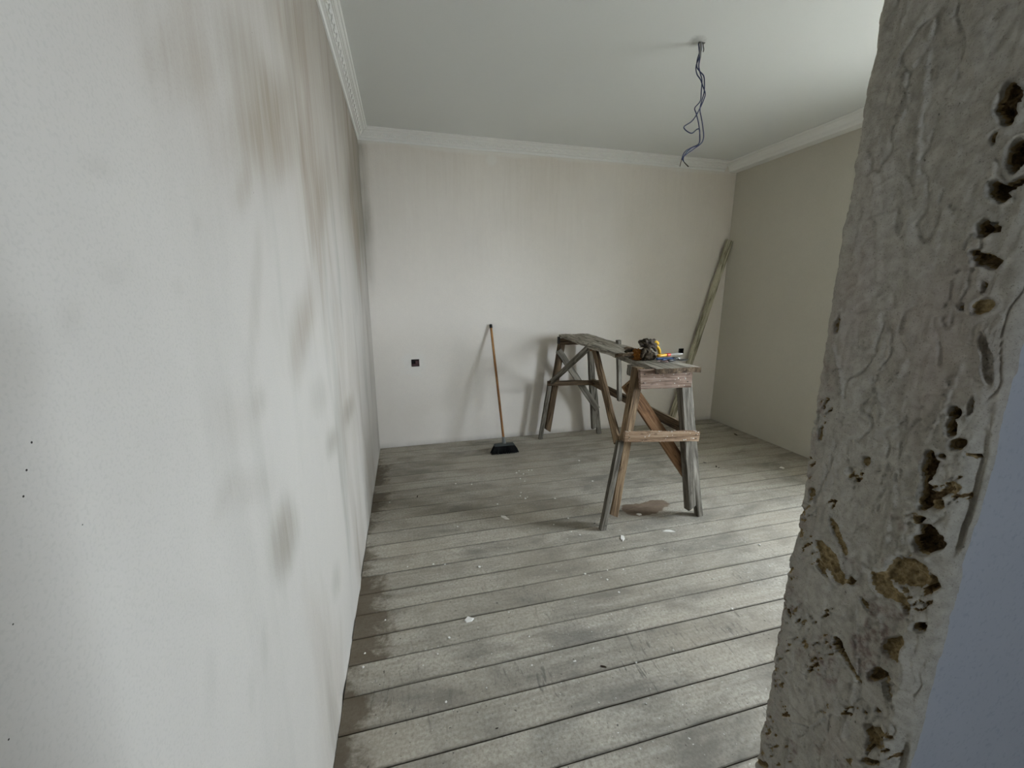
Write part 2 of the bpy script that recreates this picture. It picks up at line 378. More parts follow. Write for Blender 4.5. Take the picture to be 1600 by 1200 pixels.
# ================================================================== THE ROOM
# ---- plaster of the left wall (brown water stains and a broad brown tint, as an attribute)
def plaster(name, base, stain_grey, stain_shade_brown, bump_s=0.25, specks=None, smear=None):
    t = NT(name, 0.9, 0.15)
    p = t.pos()
    n1 = t.noise(p, 1.7, 5, 0.6)
    n2 = t.noise(p, 22, 4, 0.6)
    n3 = t.noise(p, 260, 2, 0.5)
    c = t.mix(t.math('MULTIPLY', t.ramp(n1, [(0.35, 0.0), (0.7, 1.0)]), 0.35), srgb(*base), srgb(*[v * 0.93 for v in base]))
    c = t.mix(t.math('MULTIPLY', n2, 0.12), c, srgb(*[v * 0.8 for v in base]))
    strk = t.math('ADD', t.math('MULTIPLY', t.noise(t.mapping(p, (9, 9, 0.9)), 1.0, 5, 0.6, 0.8), 0.62), t.math('MULTIPLY', t.ramp(t.noise(t.mapping(p, (38, 38, 2.2)), 1.0, 5, 0.65, 0.5), [(0.36, 0.0), (0.64, 1.0)]), 0.36))
    sg = t.math('MULTIPLY', t.attr('stain_grey'), t.math('ADD', t.math('MULTIPLY', strk, 1.1), 0.35))
    sb = t.math('MULTIPLY', t.attr('stain_shade_brown'), t.math('ADD', t.math('MULTIPLY', strk, 1.1), 0.35))
    c = t.mix(sg, c, srgb(*stain_grey))
    c = t.mix(sb, c, srgb(*stain_shade_brown))
    if smear:
        c = t.mix(t.attr('smear'), c, srgb(*smear))
    if specks:
        for (y, z) in specks:
            v = t.n('ShaderNodeVectorMath', operation='DISTANCE'); t.put(v.inputs[0], p); v.inputs[1].default_value = (0, y, z)
            c = t.mix(t.math('LESS_THAN', v.outputs['Value'], 0.0010), c, srgb(52, 48, 44))
    c = t.mix(t.ramp(n3, [(0.3, 0.10), (0.5, 0.0)]), c, srgb(110, 106, 98))
    t.color(c)
    t.bump(t.math('ADD', t.math('MULTIPLY', n2, 1.0), t.math('MULTIPLY', n3, 0.25)), bump_s, 0.002)
    return t.m

SPECKS_MAX = 14
mat_left = plaster('stained_plaster', (186, 181, 173), (108, 107, 93), (132, 116, 96), 0.22, specks=SPECKS[:SPECKS_MAX])
mat_back = plaster('beige_plaster', (231, 225, 217), (112, 108, 92), (160, 144, 122), 0.2, smear=(228, 227, 222))
mat_right = plaster('grey_beige_plaster', (204, 200, 188), (120, 114, 102), (160, 144, 122), 0.2)
mat_shell = plaster('unseen_plaster', (205, 203, 198), (120, 114, 102), (160, 144, 122), 0.15)

def grid_wall(name, us, vs, P, mat, thick_dir, thick=0.12, hole=None, attrs=None):
    """a wall of dense front faces plus a plain slab body behind; P(u, v) -> front positions (arrays)"""
    U, V = np.meshgrid(us, vs)
    X = P(U, V)
    nu, nv = len(us), len(vs)
    verts = np.stack([x.ravel() for x in X], 1)
    faces = []
    idx = np.arange(nu * nv).reshape(nv, nu)
    for j in range(nv - 1):
        for i in range(nu - 1):
            if hole and any(a - 1e-6 <= us[i] and us[i+1] <= b + 1e-6 and c - 1e-6 <= vs[j] and vs[j+1] <= d + 1e-6 for a, b, c, d in hole): continue
            faces.append((idx[j, i], idx[j, i+1], idx[j+1, i+1], idx[j+1, i]))
    n0 = len(verts)
    cor = [verts[idx[0, 0]], verts[idx[0, -1]], verts[idx[-1, -1]], verts[idx[-1, 0]]]
    back = [np.array(c) + np.array(thick_dir) * thick for c in cor]
    verts = np.vstack([verts, cor, back])
    q = [n0 + k for k in range(8)]
    faces += [(q[4], q[7], q[6], q[5])] + [(q[k], q[(k+1) % 4], q[4 + (k+1) % 4], q[4+k]) for k in range(4)]
    o = obj(name, verts, faces, mat, smooth=False)
    o.data.polygons.foreach_set('use_smooth', [True] * (len(faces) - 5) + [False] * 5)
    o['kind'] = 'structure'
    if attrs:
        A = attrs(U, V)
        for k, a in A.items(): set_attr(o, k, np.concatenate([a.ravel(), np.zeros(8)]))
    return o

# left wall: x = 0, from behind the camera to the far corner
def left_P(y, z):
    bulge = 0.004 * (fbm(y * 1.3, z * 1.1, 3, 3) - 0.5) + 0.0025 * (fbm(y * 7, z * 4, 5, 3) - 0.5)
    foot = 0.012 * sstep(0.05, 0.0, z) * (fbm(y * 9, z * 0 + 3.3, 8, 3) - 0.35)
    return bulge * sstep(0, .1, z) + foot, y, z
def left_A(y, z):
    g = np.zeros_like(y); b = np.zeros_like(y)
    wy = 0.7 * (fbm(y * 10, z * 3.0, 21, 4) - 0.5); wz = 0.7 * (fbm(y * 10, z * 3.0, 31, 4) - 0.5)
    for e in STAINS:
        d = ell_d(y, z, e) + wy + wz * 0.6
        m = sstep(1.5, 0.1, d) * e[6] * (0.55 + 0.45 * sstep(0.55, 0.95, e[0]))
        g = 1 - (1 - g) * (1 - m * (1 - e[7])); b = 1 - (1 - b) * (1 - m * e[7])
    br_ = sstep(0.48, 0.78, fbm(y * 4.5 + 0.6 * fbm(y * 3, z * 3, 7, 2), z * 1.1, 55, 5)) * sstep(0.55, 1.3, y)
    b = 1 - (1 - b) * (1 - br_ * (0.28 + 0.42 * sstep(0.9, 2.0, z)))
    b = 1 - (1 - b) * (1 - 0.60 * sstep(1.45, 2.0, z) * sstep(0.42, 0.7, y) * fbm(y * 2.2, z * 1.5, 66, 4))  # broad brown tint, stronger high on the wall
    gr_ = sstep(0.50, 0.80, fbm(y * 7, z * 1.3, 58, 5)) * sstep(0.45, 1.2, y)
    g = 1 - (1 - g) * (1 - gr_ * 0.45)
    # mould in the far corner, general dirt low on the wall
    corner = sstep(3.60, 3.83, y) * sstep(0.9, 2.2, z) * (0.25 + 0.6 * fbm(y * 20, z * 3, 44, 4))
    g = 1 - (1 - g * 0.8) * (1 - corner)
    return {'stain_grey': np.clip(g, 0, 1) * 0.85, 'stain_shade_brown': np.clip(b, 0, 1) * 0.85}
ys = np.concatenate([np.linspace(REAR_Y, 0.2, 40), np.linspace(0.2, 1.6, 180)[1:], np.linspace(1.6, ROOM_D + 0.02, 190)[1:], [ROOM_D + 0.10]])
zs = np.concatenate([[-0.10], np.linspace(0, 0.06, 6), np.linspace(0.06, ROOM_H, 220)[1:], [ROOM_H + 0.05]])
grid_wall('wall_left', ys, zs, left_P, mat_left, (-1, 0, 0), attrs=left_A)

# back wall with two square holes for the socket boxes
SOCKETS = [(0.366, 0.796, 0.070, 0.066), (3.212, 0.805, 0.062, 0.062)]     # x, z, width, height
holes = [(x - w/2, x + w/2, z - h/2, z + h/2) for x, z, w, h in SOCKETS]
def back_P(x, z):
    return x, ROOM_D + 0.006 * (fbm(x * 1.5, z * 1.5, 61, 3) - 0.5) + 0.001 * sstep(0.04, 0, z) * (fbm(x * 8, z, 4, 3) - .5), z
def back_A(x, z):
    n = fbm(x * 8, z * 5, 71, 4)
    g = sstep(0.10, 0.0, x + 0.05 * (fbm(x * 10, z * 4, 9, 3) - .5)) * sstep(1.2, 2.1, z) * (0.35 + 0.7 * n)
    g = np.maximum(g, 0.5 * sstep(0.05, 0.0, z) * fbm(x * 5, z * 2, 77, 3))
    b = 0.28 * sstep(1.2, 2.5, z) * fbm(x * 1.2, z * 1.2, 15, 4)  # weaker light on the upper wall, painted in as a brown tint
    edge = 2.600 + 0.035 * (fbm(x * 3, x * 0 + 1.7, 91, 4) - 0.5) * 2
    s = sstep(0.0, 0.035, z - edge) * 0.55
    for cx, cz, r in ((1.1, 2.575, 0.05), (0.62, 0.80, 0.0), (0.36, 0.78, 0.13), (3.2, 0.82, 0.1)):
        if r: s = np.maximum(s, 0.45 * sstep(1.2, 0.5, np.hypot(x - cx, z - cz) / r + 0.9 * (fbm(x * 14, z * 14, 33, 3) - .5)))
    return {'stain_grey': np.clip(g, 0, 1) * 0.8, 'stain_shade_brown': b, 'smear': s}
xs = np.unique(np.round(np.concatenate([[-0.06], np.linspace(0, ROOM_W, 150), [ROOM_W + 0.06]] + [np.array([h[0], h[1]]) for h in holes]), 5))
zb = np.unique(np.round(np.concatenate([[-0.10], np.linspace(0, ROOM_H, 130), [ROOM_H + 0.05], np.linspace(2.5, 2.7, 30)] + [np.array([h[2], h[3]]) for h in holes]), 5))
grid_wall('wall_back', xs, zb, back_P, mat_back, (0, 1, 0), hole=holes, attrs=back_A)

# right wall with the window opening, walls behind the camera
def slab_with_hole(name, axis, pos, thick, a0, a1, h0, h1, mat, z0=0.0, z1=ROOM_H, lo=0.0, hi=1.0):
    m = MB()
    def add(u0, u1, w0, w1):
        w0 = -0.10 if w0 == 0 else w0; w1 = ROOM_H + 0.05 if w1 == ROOM_H else w1
        if axis == 'x': m.box((pos, u0, w0), (pos + thick, u1, w1))
        else: m.box((u0, pos, w0), (u1, pos + thick, w1))
    add(lo, a0, z0, z1); add(a1, hi, z0, z1); add(a0, a1, z0, h0); add(a0, a1, h1, z1)
    o = m.build(name, mat); o['kind'] = 'structure'; return o
wr = slab_with_hole('wall_right', 'x', ROOM_W, 0.30, WIN['y0'], WIN['y1'], WIN['z0'], WIN['z1'], mat_right, lo=REAR_Y, hi=ROOM_D + 0.12)
slab_with_hole('wall_rear', 'y', REAR_Y - 0.30, 0.30, WIN_FILL['x0'], WIN_FILL['x1'], WIN_FILL['z0'], WIN_FILL['z1'], mat_shell, lo=-0.12, hi=ROOM_W + 0.30)

mat_frame = plain('white_window_frame', (228, 228, 225), 0.4)
def window_frame(name, axis, pos, u0, u1, z0, z1):
    def bar(m, a, b, c, d, t=0.05):
        if axis == 'x': m.box((pos, a, c), (pos + t, b, d))
        else: m.box((a, pos, c), (b, pos + t, d))
    m = MB(); w = 0.045
    bar(m, u0, u0 + w, z0, z1); bar(m, u1 - w, u1, z0, z1); bar(m, u0 + w, u1 - w, z0, z0 + w); bar(m, u0 + w, u1 - w, z1 - w, z1)
    o = m.build(name, mat_frame); o['kind'] = 'structure'
    m = MB(); c = (u0 + u1) / 2; bar(m, c - 0.025, c + 0.025, z0 + w, z1 - w); m.build('mullion', mat_frame, o)
    return o
window_frame('window_1', 'x', ROOM_W + 0.12, WIN['y0'], WIN['y1'], WIN['z0'], WIN['z1'])
window_frame('fill_window', 'y', REAR_Y - 0.20, WIN_FILL['x0'], WIN_FILL['x1'], WIN_FILL['z0'], WIN_FILL['z1'])  # out of view, added as a dim light source for the bluish face

# ceiling: smooth white board
t = NT('white_ceiling', 0.85, 0.2); p = t.pos()
c = t.mix(t.noise(p, 0.9, 4), srgb(226, 228, 226), srgb(219, 221, 219)); c = t.mix(t.math('MULTIPLY', t.noise(p, 180, 2), 0.10), c, srgb(170, 172, 170))
vd = t.n('ShaderNodeVectorMath', operation='DISTANCE'); t.put(vd.inputs[0], p); vd.inputs[1].default_value = (HOOK[0] - 0.03, HOOK[1], ROOM_H)
stn = t.math('ADD', vd.outputs['Value'], t.math('MULTIPLY', t.noise(p, 30, 4), 0.06))
c = t.mix(t.ramp(stn, [(0.045, 0.55), (0.085, 0.0)]), c, srgb(120, 120, 118))
t.color(c); t.bump(t.noise(p, 90, 3), 0.1, 0.002); mat_ceil = t.m
o = MB().box((-0.12, REAR_Y - 0.3, ROOM_H), (ROOM_W + 0.3, ROOM_D + 0.12, ROOM_H + 0.15)).build('ceiling', mat_ceil); o['kind'] = 'structure'

# ---- floor: dark subfloor slab, and one object per plank
mat_sub = plain('dark_underfloor', (40, 36, 31), 0.95, 0.1)
floor = MB().box((-0.12, REAR_Y - 0.3, -0.20), (ROOM_W + 0.3, ROOM_D + 0.12, -0.022)).build('floor', mat_sub)
floor['kind'] = 'structure'

t = NT('weathered_floorboards', 0.72, 0.35)
p = t.pos(); po = t.offs(p, 9.0)
grain = t.noise(t.mapping(po, (1.6, 38, 1)), 1.0, 6, 0.62, 0.5)
blot = t.noise(t.mapping(po, (2.6, 5.0, 1)), 1.0, 6, 0.62, 0.4)
fine = t.noise(p, 85, 5, 0.7)
c = t.ramp(fine, [(0.28, srgb(128, 122, 110)), (0.5, srgb(168, 162, 149)), (0.75, srgb(192, 187, 176))])
c = t.mix(t.math('MULTIPLY', t.ramp(grain, [(0.42, 0.0), (0.70, 1.0)]), 0.40), c, srgb(112, 104, 92))
c = t.mix(t.math('MULTIPLY', t.ramp(blot, [(0.44, 0.0), (0.66, 1.0)]), 0.72), c, srgb(98, 95, 88))
c = t.mix(t.math('MULTIPLY', t.ramp(t.noise(p, 1.3, 4), [(0.42, 0.0), (0.68, 1.0)]), 0.30), c, srgb(158, 146, 126))
c = t.mix(t.ramp(t.noise(p, 34, 5, 0.7), [(0.64, 0.0), (0.74, 0.55)]), c, srgb(82, 79, 74))
# dark scuffs across the boards, most of them where people walk in
nearf = t.n('ShaderNodeMapRange'); t.put(nearf.inputs[0], t.sep(p)[1]); nearf.inputs[1].default_value = 2.0; nearf.inputs[2].default_value = 1.0
nearf.inputs[3].default_value = 0.2; nearf.inputs[4].default_value = 1.0
sc1 = t.noise(t.mapping(p, (70, 13, 1)), 1.0, 4, 0.6, 0.8)
area = t.noise(t.mapping(p, (3, 4, 1), (3.1, 7.7, 0)), 1.0, 3)
c = t.mix(t.math('MULTIPLY', t.ramp(sc1, [(0.55, 0.0), (0.68, 0.7)]), t.math('MULTIPLY', nearf.outputs[0], t.ramp(area, [(0.47, 0.0), (0.62, 1.0)]))), c, srgb(66, 64, 62))
c = t.mix(t.ramp(t.noise(p, 62, 2, 0.5), [(0.70, 0.0), (0.74, 0.8)]), c, srgb(60, 55, 50))
c = t.mix(t.ramp(t.noise(t.mapping(p, (1, 1, 1), (5, 2, 8)), 75, 2, 0.5), [(0.71, 0.0), (0.74, 0.8)]), c, srgb(214, 212, 206))
# grime along the joints
fy = t.math('FRACT', t.math('DIVIDE', t.math('SUBTRACT', t.sep(p)[1], 1.04 - 13.25), 0.1325))
ed = t.math('MINIMUM', fy, t.math('SUBTRACT', 1.0, fy))
ed = t.math('ADD', ed, t.math('MULTIPLY', t.math('SUBTRACT', t.noise(t.mapping(po, (3.5, 30, 1)), 1.0, 5, 0.65), 0.5), 0.16))
c = t.mix(t.ramp(ed, [(0.0, 0.62), (0.055, 0.0)]), c, srgb(72, 66, 56))
# some boards a little darker or yellower
c = t.mix(t.math('MULTIPLY', t.rand(), 0.22), c, srgb(122, 114, 100))
# brown water marks along the left wall, board by board
xyz = t.sep(p)
reach = t.math('ADD', t.math('MULTIPLY', t.rand(), 0.16), t.math('MULTIPLY', t.noise(t.mapping(po, (13, 16, 1)), 1.0, 6, 0.7, 0.3), 0.34))
far = t.n('ShaderNodeMapRange'); t.put(far.inputs[0], xyz[1]); far.inputs[1].default_value = 1.7; far.inputs[2].default_value = 2.8
far.inputs[3].default_value = 0.165; far.inputs[4].default_value = 0.225
reach = t.math('SUBTRACT', reach, far.outputs[0])
wetm = t.math('SUBTRACT', reach, xyz[0])
c = t.mix(t.ramp(t.math('ADD', t.math('MULTIPLY', wetm, 8.0), 0.5), [(0.25, 0.0), (0.80, 0.80)]), c, srgb(80, 68, 50))
# damp patch under the trestle
for e in WET:
    su = t.math('SUBTRACT', xyz[0], e[0]); sv = t.math('SUBTRACT', xyz[1], e[1])
    a = t.math('ADD', t.math('MULTIPLY', su, e[2]), t.math('MULTIPLY', sv, e[3]))
    b = t.math('ADD', t.math('MULTIPLY', su, e[4]), t.math('MULTIPLY', sv, e[5]))
    d = t.math('SQRT', t.math('ADD', t.math('MULTIPLY', a, a), t.math('MULTIPLY', b, b)))
    d = t.math('ADD', d, t.math('MULTIPLY', t.noise(p, 22, 4), 0.7))
    c = t.mix(t.ramp(t.math('MULTIPLY', d, 0.5), [(0.60, 1.0), (0.66, 0.0)]), c, t.mix(t.noise(p, 30, 4), srgb(92, 78, 64), srgb(128, 112, 96)))
t.color(c)
t.rough(t.ramp(blot, [(0.3, 0.62), (0.7, 0.85)]))
t.bump(t.math('ADD', grain, t.math('MULTIPLY', fine, 0.5)), 0.35, 0.003)
mat_floor = t.m

k0 = int(math.floor((REAR_Y - 1.04) / 0.1325)) + 1
bounds = [1.04 + 0.1325 * k + rnd.uniform(-0.003, 0.003) for k in range(k0, 22)] + [ROOM_D + 0.005]
for i in range(len(bounds) - 1):
    y0, y1 = bounds[i], bounds[i+1]
    ga, gb = rnd.uniform(0.0008, 0.0024), rnd.uniform(0.0008, 0.0026)
    if y1 - y0 < 0.04: continue
    dz = rnd.uniform(-0.0012, 0.0012); ch = rnd.uniform(0.0012, 0.0026)
    n = 8; v = []; f = []
    x0, x1 = 0.004, ROOM_W - 0.006
    for k in range(n + 1):
        x = x0 + (x1 - x0) * k / n
        j0, j1 = rnd.uniform(-0.0007, 0.0007), rnd.uniform(-0.0007, 0.0007)
        wz = dz + rnd.uniform(-0.0005, 0.0005)
        a, b = y0 + ga + j0, y1 - gb + j1
        v += [(x, a, -0.022), (x, a, -ch + wz), (x, a + ch * 1.2, wz), (x, b - ch * 1.2, wz), (x, b, -ch + wz), (x, b, -0.022)]
    for k in range(n):
        for q in range(5): f.append((k*6+q, (k+1)*6+q, (k+1)*6+q+1, k*6+q+1))
    f.append((0, 1, 2, 3, 4, 5)); f.append(tuple(n*6+q for q in (5, 4, 3, 2, 1, 0)))
    obj('floorboard', v, f, mat_floor, floor)

# ---- cornice moulding round the ceiling
mat_cornice = plain('white_cornice', (233, 233, 230), 0.7, 0.25, var=0.03, scale=40)
PROF = [(0.083, 0.0), (0.083, 0.006), (0.078, 0.010), (0.070, 0.010), (0.069, 0.018), (0.061, 0.022), (0.054, 0.021), (0.054, 0.031), (0.048, 0.030),
        (0.046, 0.033), (0.028, 0.057), (0.022, 0.056), (0.023, 0.065), (0.013, 0.067), (0.009, 0.074), (0.008, 0.080), (0.0, 0.081)]
PROF_R = [(0.15, 0.0), (0.15, 0.006), (0.143, 0.010), (0.125, 0.016), (0.11, 0.03), (0.098, 0.05), (0.094, 0.066), (0.09, 0.074), (0.085, 0.080), (0.0, 0.082)]
def sweep(name, path):
    """path: list of functions (p, d) -> point, one per mitre"""
    m = MB()
    prof = path[0][1]
    v = []
    for fn, pr_ in path: v += [fn(p, d) for p, d in pr_]
    n = len(prof); f = []
    for k in range(len(path) - 1):
        for q in range(n - 1): f.append((k*n+q, (k+1)*n+q, (k+1)*n+q+1, k*n+q+1))
    f.append(tuple(range(n))); f.append(tuple((len(path)-1)*n + q for q in range(n - 1, -1, -1)))
    m.add(v, f)
    o = m.build(name, mat_cornice); o['kind'] = 'structure'; return o
y_st = 0.52
cl = sweep('trim_1', [(lambda p, d: (p, y_st, ROOM_H - d), PROF), (lambda p, d: (p, ROOM_D - p, ROOM_H - d), PROF)])
xe = ROOM_W - 0.155
cb = sweep('trim_2', [(lambda p, d: (p, ROOM_D - p, ROOM_H - d), PROF), (lambda p, d: (xe, ROOM_D - p, ROOM_H - d), PROF)])
cr_ = sweep('trim_3', [(lambda p, d: (ROOM_W - p, ROOM_D - 0.001, ROOM_H - d), PROF_R), (lambda p, d: (ROOM_W - p, y_st, ROOM_H - d), PROF_R)])

def ornament(parent, place, length):
    """carved scroll band: curled leaves and beads as low relief on the frieze"""
    m = MB(); s = 0.02; k = 0
    ax, ay = -0.020, 0.024      # frieze direction (p, d)
    L = math.hypot(ax, ay); nx, ny = 0.77, 0.64
    def pt(u, w, h):            # along, across (-1..1), height
        c = 0.5 + 0.5 * w
        return place(u, 0.046 - 0.018 * c + nx * h, 0.033 + 0.024 * c + ny * h)
    u = 0.04
    while u < length - 0.04:
        sg = 1 if k % 2 else -1
        pts = []
        for q in range(8):
            a = q / 7 * 4.6
            r = 0.016 * (1 - q / 9.5)
            pts.append((u + r * math.cos(a) * 1.1, sg * (0.70 * r / 0.016 * math.sin(a)), 0.0035))
        m.tube([pt(*q) for q in pts], [0.0044 - 0.0003 * i for i in range(8)], 5)
        m.tube([pt(u + 0.018, sg * 0.7, 0.001), pt(u + 0.026, sg * 0.1, 0.003), pt(u + 0.034, -sg * 0.6, 0.001)], [0.0016, 0.0052, 0.0016], 5)
        u += 0.036; k += 1
    o = m.build('carved_scrolls', mat_cornice, parent, True); o['kind'] = 'stuff'
ornament(cl, lambda u, p, d: (p, y_st + 1.2 + u, ROOM_H - d), ROOM_D - y_st - 1.3)
ornament(cb, lambda u, p, d: (0.08 + u, ROOM_D - p, ROOM_H - d), xe - 0.1)

# ---- the partition the camera looks past: a broken plaster jamb, bluish paint on the camera's side
PX, PY0, PY1 = 0.95, 0.302, 0.517
t = NT('broken_jamb_plaster', 0.93, 0.12)
p = t.pos()
n1 = t.noise(p, 9, 5, 0.6); n2 = t.noise(p, 70, 5, 0.65); n3 = t.noise(t.mapping(p, (1, 1, 0.5)), 3.2, 4)
c = t.ramp(n2, [(0.3, srgb(148, 144, 134)), (0.6, srgb(173, 169, 159))])
c = t.mix(t.math('MULTIPLY', t.ramp(n3, [(0.50, 0.0), (0.68, 1.0)]), 0.45), c, srgb(152, 132, 126))
c = t.mix(t.math('MULTIPLY', t.attr('rough'), t.ramp(n2, [(0.45, 0.0), (0.65, 0.8)])), c, srgb(110, 90, 84))
br = t.math('ADD', t.attr('brown'), t.math('MULTIPLY', t.math('SUBTRACT', n2, 0.5), 0.9))
sand = t.noise(p, 520, 2, 0.5)
c = t.mix(t.ramp(sand, [(0.30, 0.45), (0.40, 0.0)]), c, srgb(84, 80, 74))
c = t.mix(t.ramp(t.noise(t.mapping(p, (1, 1, 0.6)), 150, 3, 0.6), [(0.70, 0.0), (0.76, 0.8)]), c, srgb(70, 62, 55))
olive = t.ramp(t.noise(p, 130, 5, 0.7), [(0.33, srgb(96, 82, 56)), (0.5, srgb(140, 122, 88)), (0.70, srgb(166, 152, 120))])
c = t.mix(t.ramp(br, [(0.40, 0.0), (0.50, 1.0)]), c, olive)
c = t.mix(t.ramp(t.attr('brown'), [(0.72, 0.0), (0.82, 1.0)]), c, t.ramp(t.noise(p, 110, 5, 0.7), [(0.35, srgb(46, 36, 26)), (0.55, srgb(98, 80, 54)), (0.72, srgb(134, 118, 90))]))
t.color(c); t.bump(n2, 0.35, 0.002); mat_jamb = t.m
t = NT('bluish_grey_paint', 0.8, 0.2); p = t.pos()
c = t.mix(t.noise(p, 5, 5), srgb(174, 177, 183), srgb(156, 160, 168)); c = t.mix(t.ramp(t.noise(p, 120, 3), [(0.3, 0.25), (0.45, 0.0)]), c, srgb(110, 118, 132))
t.color(c); t.bump(t.noise(p, 45, 4), 0.25, 0.002); mat_blue = t.m

cols = []          # (kind, coordinate): far face, jamb, near face
cols += [('far', x) for x in (ROOM_W, 2.4, 1.5, 1.15, 1.04, 1.0, 0.975, 0.965, 0.958)]
cols += [('jamb', y) for y in np.concatenate([np.linspace(PY1, PY0 + 0.03, 80), np.linspace(PY0 + 0.03, PY0, 26)[1:]])]
cols += [('near', x) for x in (0.953, 0.957, 0.962, 0.968, 0.975, 0.984, 0.995, 1.01, 1.03, 1.06, 1.1, 1.15, 1.25, 1.4, 1.7, 2.2, 3.0, ROOM_W)]
zr = np.concatenate([np.linspace(0, 0.36, 30), np.linspace(0.36, 1.95, 720)[1:], np.linspace(1.95, ROOM_H, 60)[1:]])
nC, nR = len(cols), len(zr)
cx = np.array([PX if k == 'jamb' else v for k, v in cols]); cy = np.array([{'far': PY1, 'near': PY0}.get(k, v) for k, v in cols])
kk = np.array([{'far': 0, 'jamb': 1, 'near': 2}[k] for k, v in cols])
X = np.tile(cx, (nR, 1)); Y = np.tile(cy, (nR, 1)); Z = np.tile(zr[:, None], (1, nC)); K = np.tile(kk, (nR, 1))
J = (K == 1)
# trowelled surface of the jamb
lum = 0.010 * (fbm(Y * 14, Z * 7, 101, 4) - 0.5) + 0.0032 * (fbm(Y * 70, Z * 45, 102, 4) - 0.5)
cre = np.abs(fbm(Y * 26 + 3 * fbm(Y * 9, Z * 5, 5, 2), Z * 9, 103, 3) - 0.5)
lum += 0.0036 * sstep(0.022, 0.0, cre) * sstep(0.42, 0.56, fbm(Y * 12, Z * 5, 104, 3))
ter = fbm(Y * 20, Z * 6, 107, 3); lum += 0.0055 * (np.floor(ter * 9) / 9 - ter) * 2
ter2 = fbm(Y * 11 + 5, Z * 16, 109, 3); lum += 0.0045 * (np.floor(ter2 * 6) / 6 - ter2) * 2
rough = sstep(0.05, 0.0, PY1 - Y + 0.05 * (fbm(Y * 30, Z * 12, 105, 3) - 0.5)) * sstep(1.45, 1.3, Z) * 0.8
rough = np.maximum(rough, sstep(0.62, 0.70, fbm(Y * 22, Z * 14, 106, 4)) * sstep(1.3, 1.1, Z))
lum += rough * 0.0055 * (fbm(Y * 150, Z * 110, 108, 3) - 0.5)
brown = np.zeros_like(X); pit = np.zeros_like(X)
wv = 1.5 * (fbm(Y * 60, Z * 50, 111, 5) - 0.5) - 0.12; wu = fbm(Y * 160, Z * 120, 112, 3) - 0.5
c6, s6 = math.cos(-1.05), math.sin(-1.05)
ga_, gb_ = Y * c6 + Z * s6, -Y * s6 + Z * c6
stroke = sstep(0.54, 0.64, fbm(ga_ * 75, gb_ * 240, 118, 3))
for e in PITS:
    d = ell_d(Y, Z, e) + wv
    m = sstep(1.12, 0.72, d); bv = e[7]
    if abs(e[7] - 0.61) < 1e-3:            # a cluster of chisel strokes
        m = sstep(1.25, 0.5, d) * stroke; d = np.where(m > 0.45, 0.5, 2.0); bv = 0.95
    pit = np.maximum(pit, m * e[6] * 0.0016 * (0.75 + 0.9 * wu))
    brown = np.maximum(brown, sstep(1.10, 0.85, d) * bv)
    if bv == e[7]: lum -= 0.0020 * np.exp(-((d - 1.25) / 0.18) ** 2) * J      # raised lip
# short gouges left by the chisel, low on the jamb
gou = sstep(0.60, 0.70, fbm(ga_ * 60, gb_ * 200, 115, 3)) * sstep(0.56, 0.70, fbm(Y * 17, Z * 11, 116, 3)) * sstep(1.22, 1.05, Z)
gou2 = sstep(0.62, 0.72, fbm(ga_ * 60, gb_ * 190, 117, 3)) * sstep(0.05, 0.02, PY1 - Y) * sstep(1.2, 1.0, Z)
gou = np.maximum(gou, gou2) * J
pit = np.maximum(pit, gou * 0.0045); brown = np.maximum(brown, gou * 0.75)
# long trowel creases, each a thin raised lip
for ln in CREASES:
    for (ya, za), (yb, zb_) in zip(ln[:-1], ln[1:]):
        L2 = (yb - ya)**2 + (zb_ - za)**2
        tt = np.clip(((Y - ya) * (yb - ya) + (Z - za) * (zb_ - za)) / L2, 0, 1)
        dd = np.hypot(Y - ya - tt * (yb - ya), Z - za - tt * (zb_ - za)) + 0.002 * (fbm(Y * 40, Z * 40, 150, 2) - 0.5)
        sd = np.sign((Y - ya) * (zb_ - za) - (Z - za) * (yb - ya))
        lum -= 0.0030 * np.exp(-(dd / 0.0035)**2) * np.where(sd > 0, 1.0, -0.5) * J
near_rib = 0.006 * np.exp(-((Y - (PY0 + 0.024 + 0.012 * (fbm(Z * 6, Z * 0, 9, 3) - .5))) / 0.008) ** 2) * sstep(1.05, 0.9, Z)
groove = 0.016 * np.exp(-((Y - (PY0 + 0.007)) / 0.0045) ** 2) * sstep(0.35, 0.6, fbm(Z * 7, Z * 0 + 4, 141, 4)) * sstep(1.35, 1.15, Z)
dep = lum - near_rib * 0.7 + pit + groove
# broken, rounded edges
ef = 0.010 * (fbm(Z * 16, Z * 0 + 1, 120, 4) - 0.45); en = 0.014 * (fbm(Z * 8, Z * 0 + 5, 121, 4) - 0.4)
rf = 0.010 + 0.010 * fbm(Z * 11, Z * 0 + 2, 122, 3); rn = 0.012 + 0.016 * fbm(Z * 9, Z * 0 + 7, 123, 3)
df = np.clip((rf - (PY1 - Y)) / rf, 0, 1); dn = np.clip((rn - (Y - PY0)) / rn, 0, 1)
xj = X + dep + rf * (1 - np.sqrt(1 - np.clip(df, 0, 1)**2 + 1e-6)) * 0.7 + rn * (1 - np.sqrt(1 - dn**2 + 1e-6)) * 0.8
yj = Y + ef * df - en * dn * 0.4
yj += 0.004 * (fbm(Z * 60, Z * 0 + 3, 131, 3) - 0.5) * df + 0.002 * (fbm(Z * 70, Z * 0 + 8, 132, 3) - 0.5) * dn
X2 = np.where(J, xj, X); Y2 = np.where(J, yj, Y)
lastj = np.where(kk == 1)[0][-1]; firstj = np.where(kk == 1)[0][0]
xn = X2[:, lastj:lastj+1]; yn = Y2[:, lastj:lastj+1]; xf = X2[:, firstj:firstj+1]; yf = Y2[:, firstj:firstj+1]
N_ = (K == 2); F_ = (K == 0)
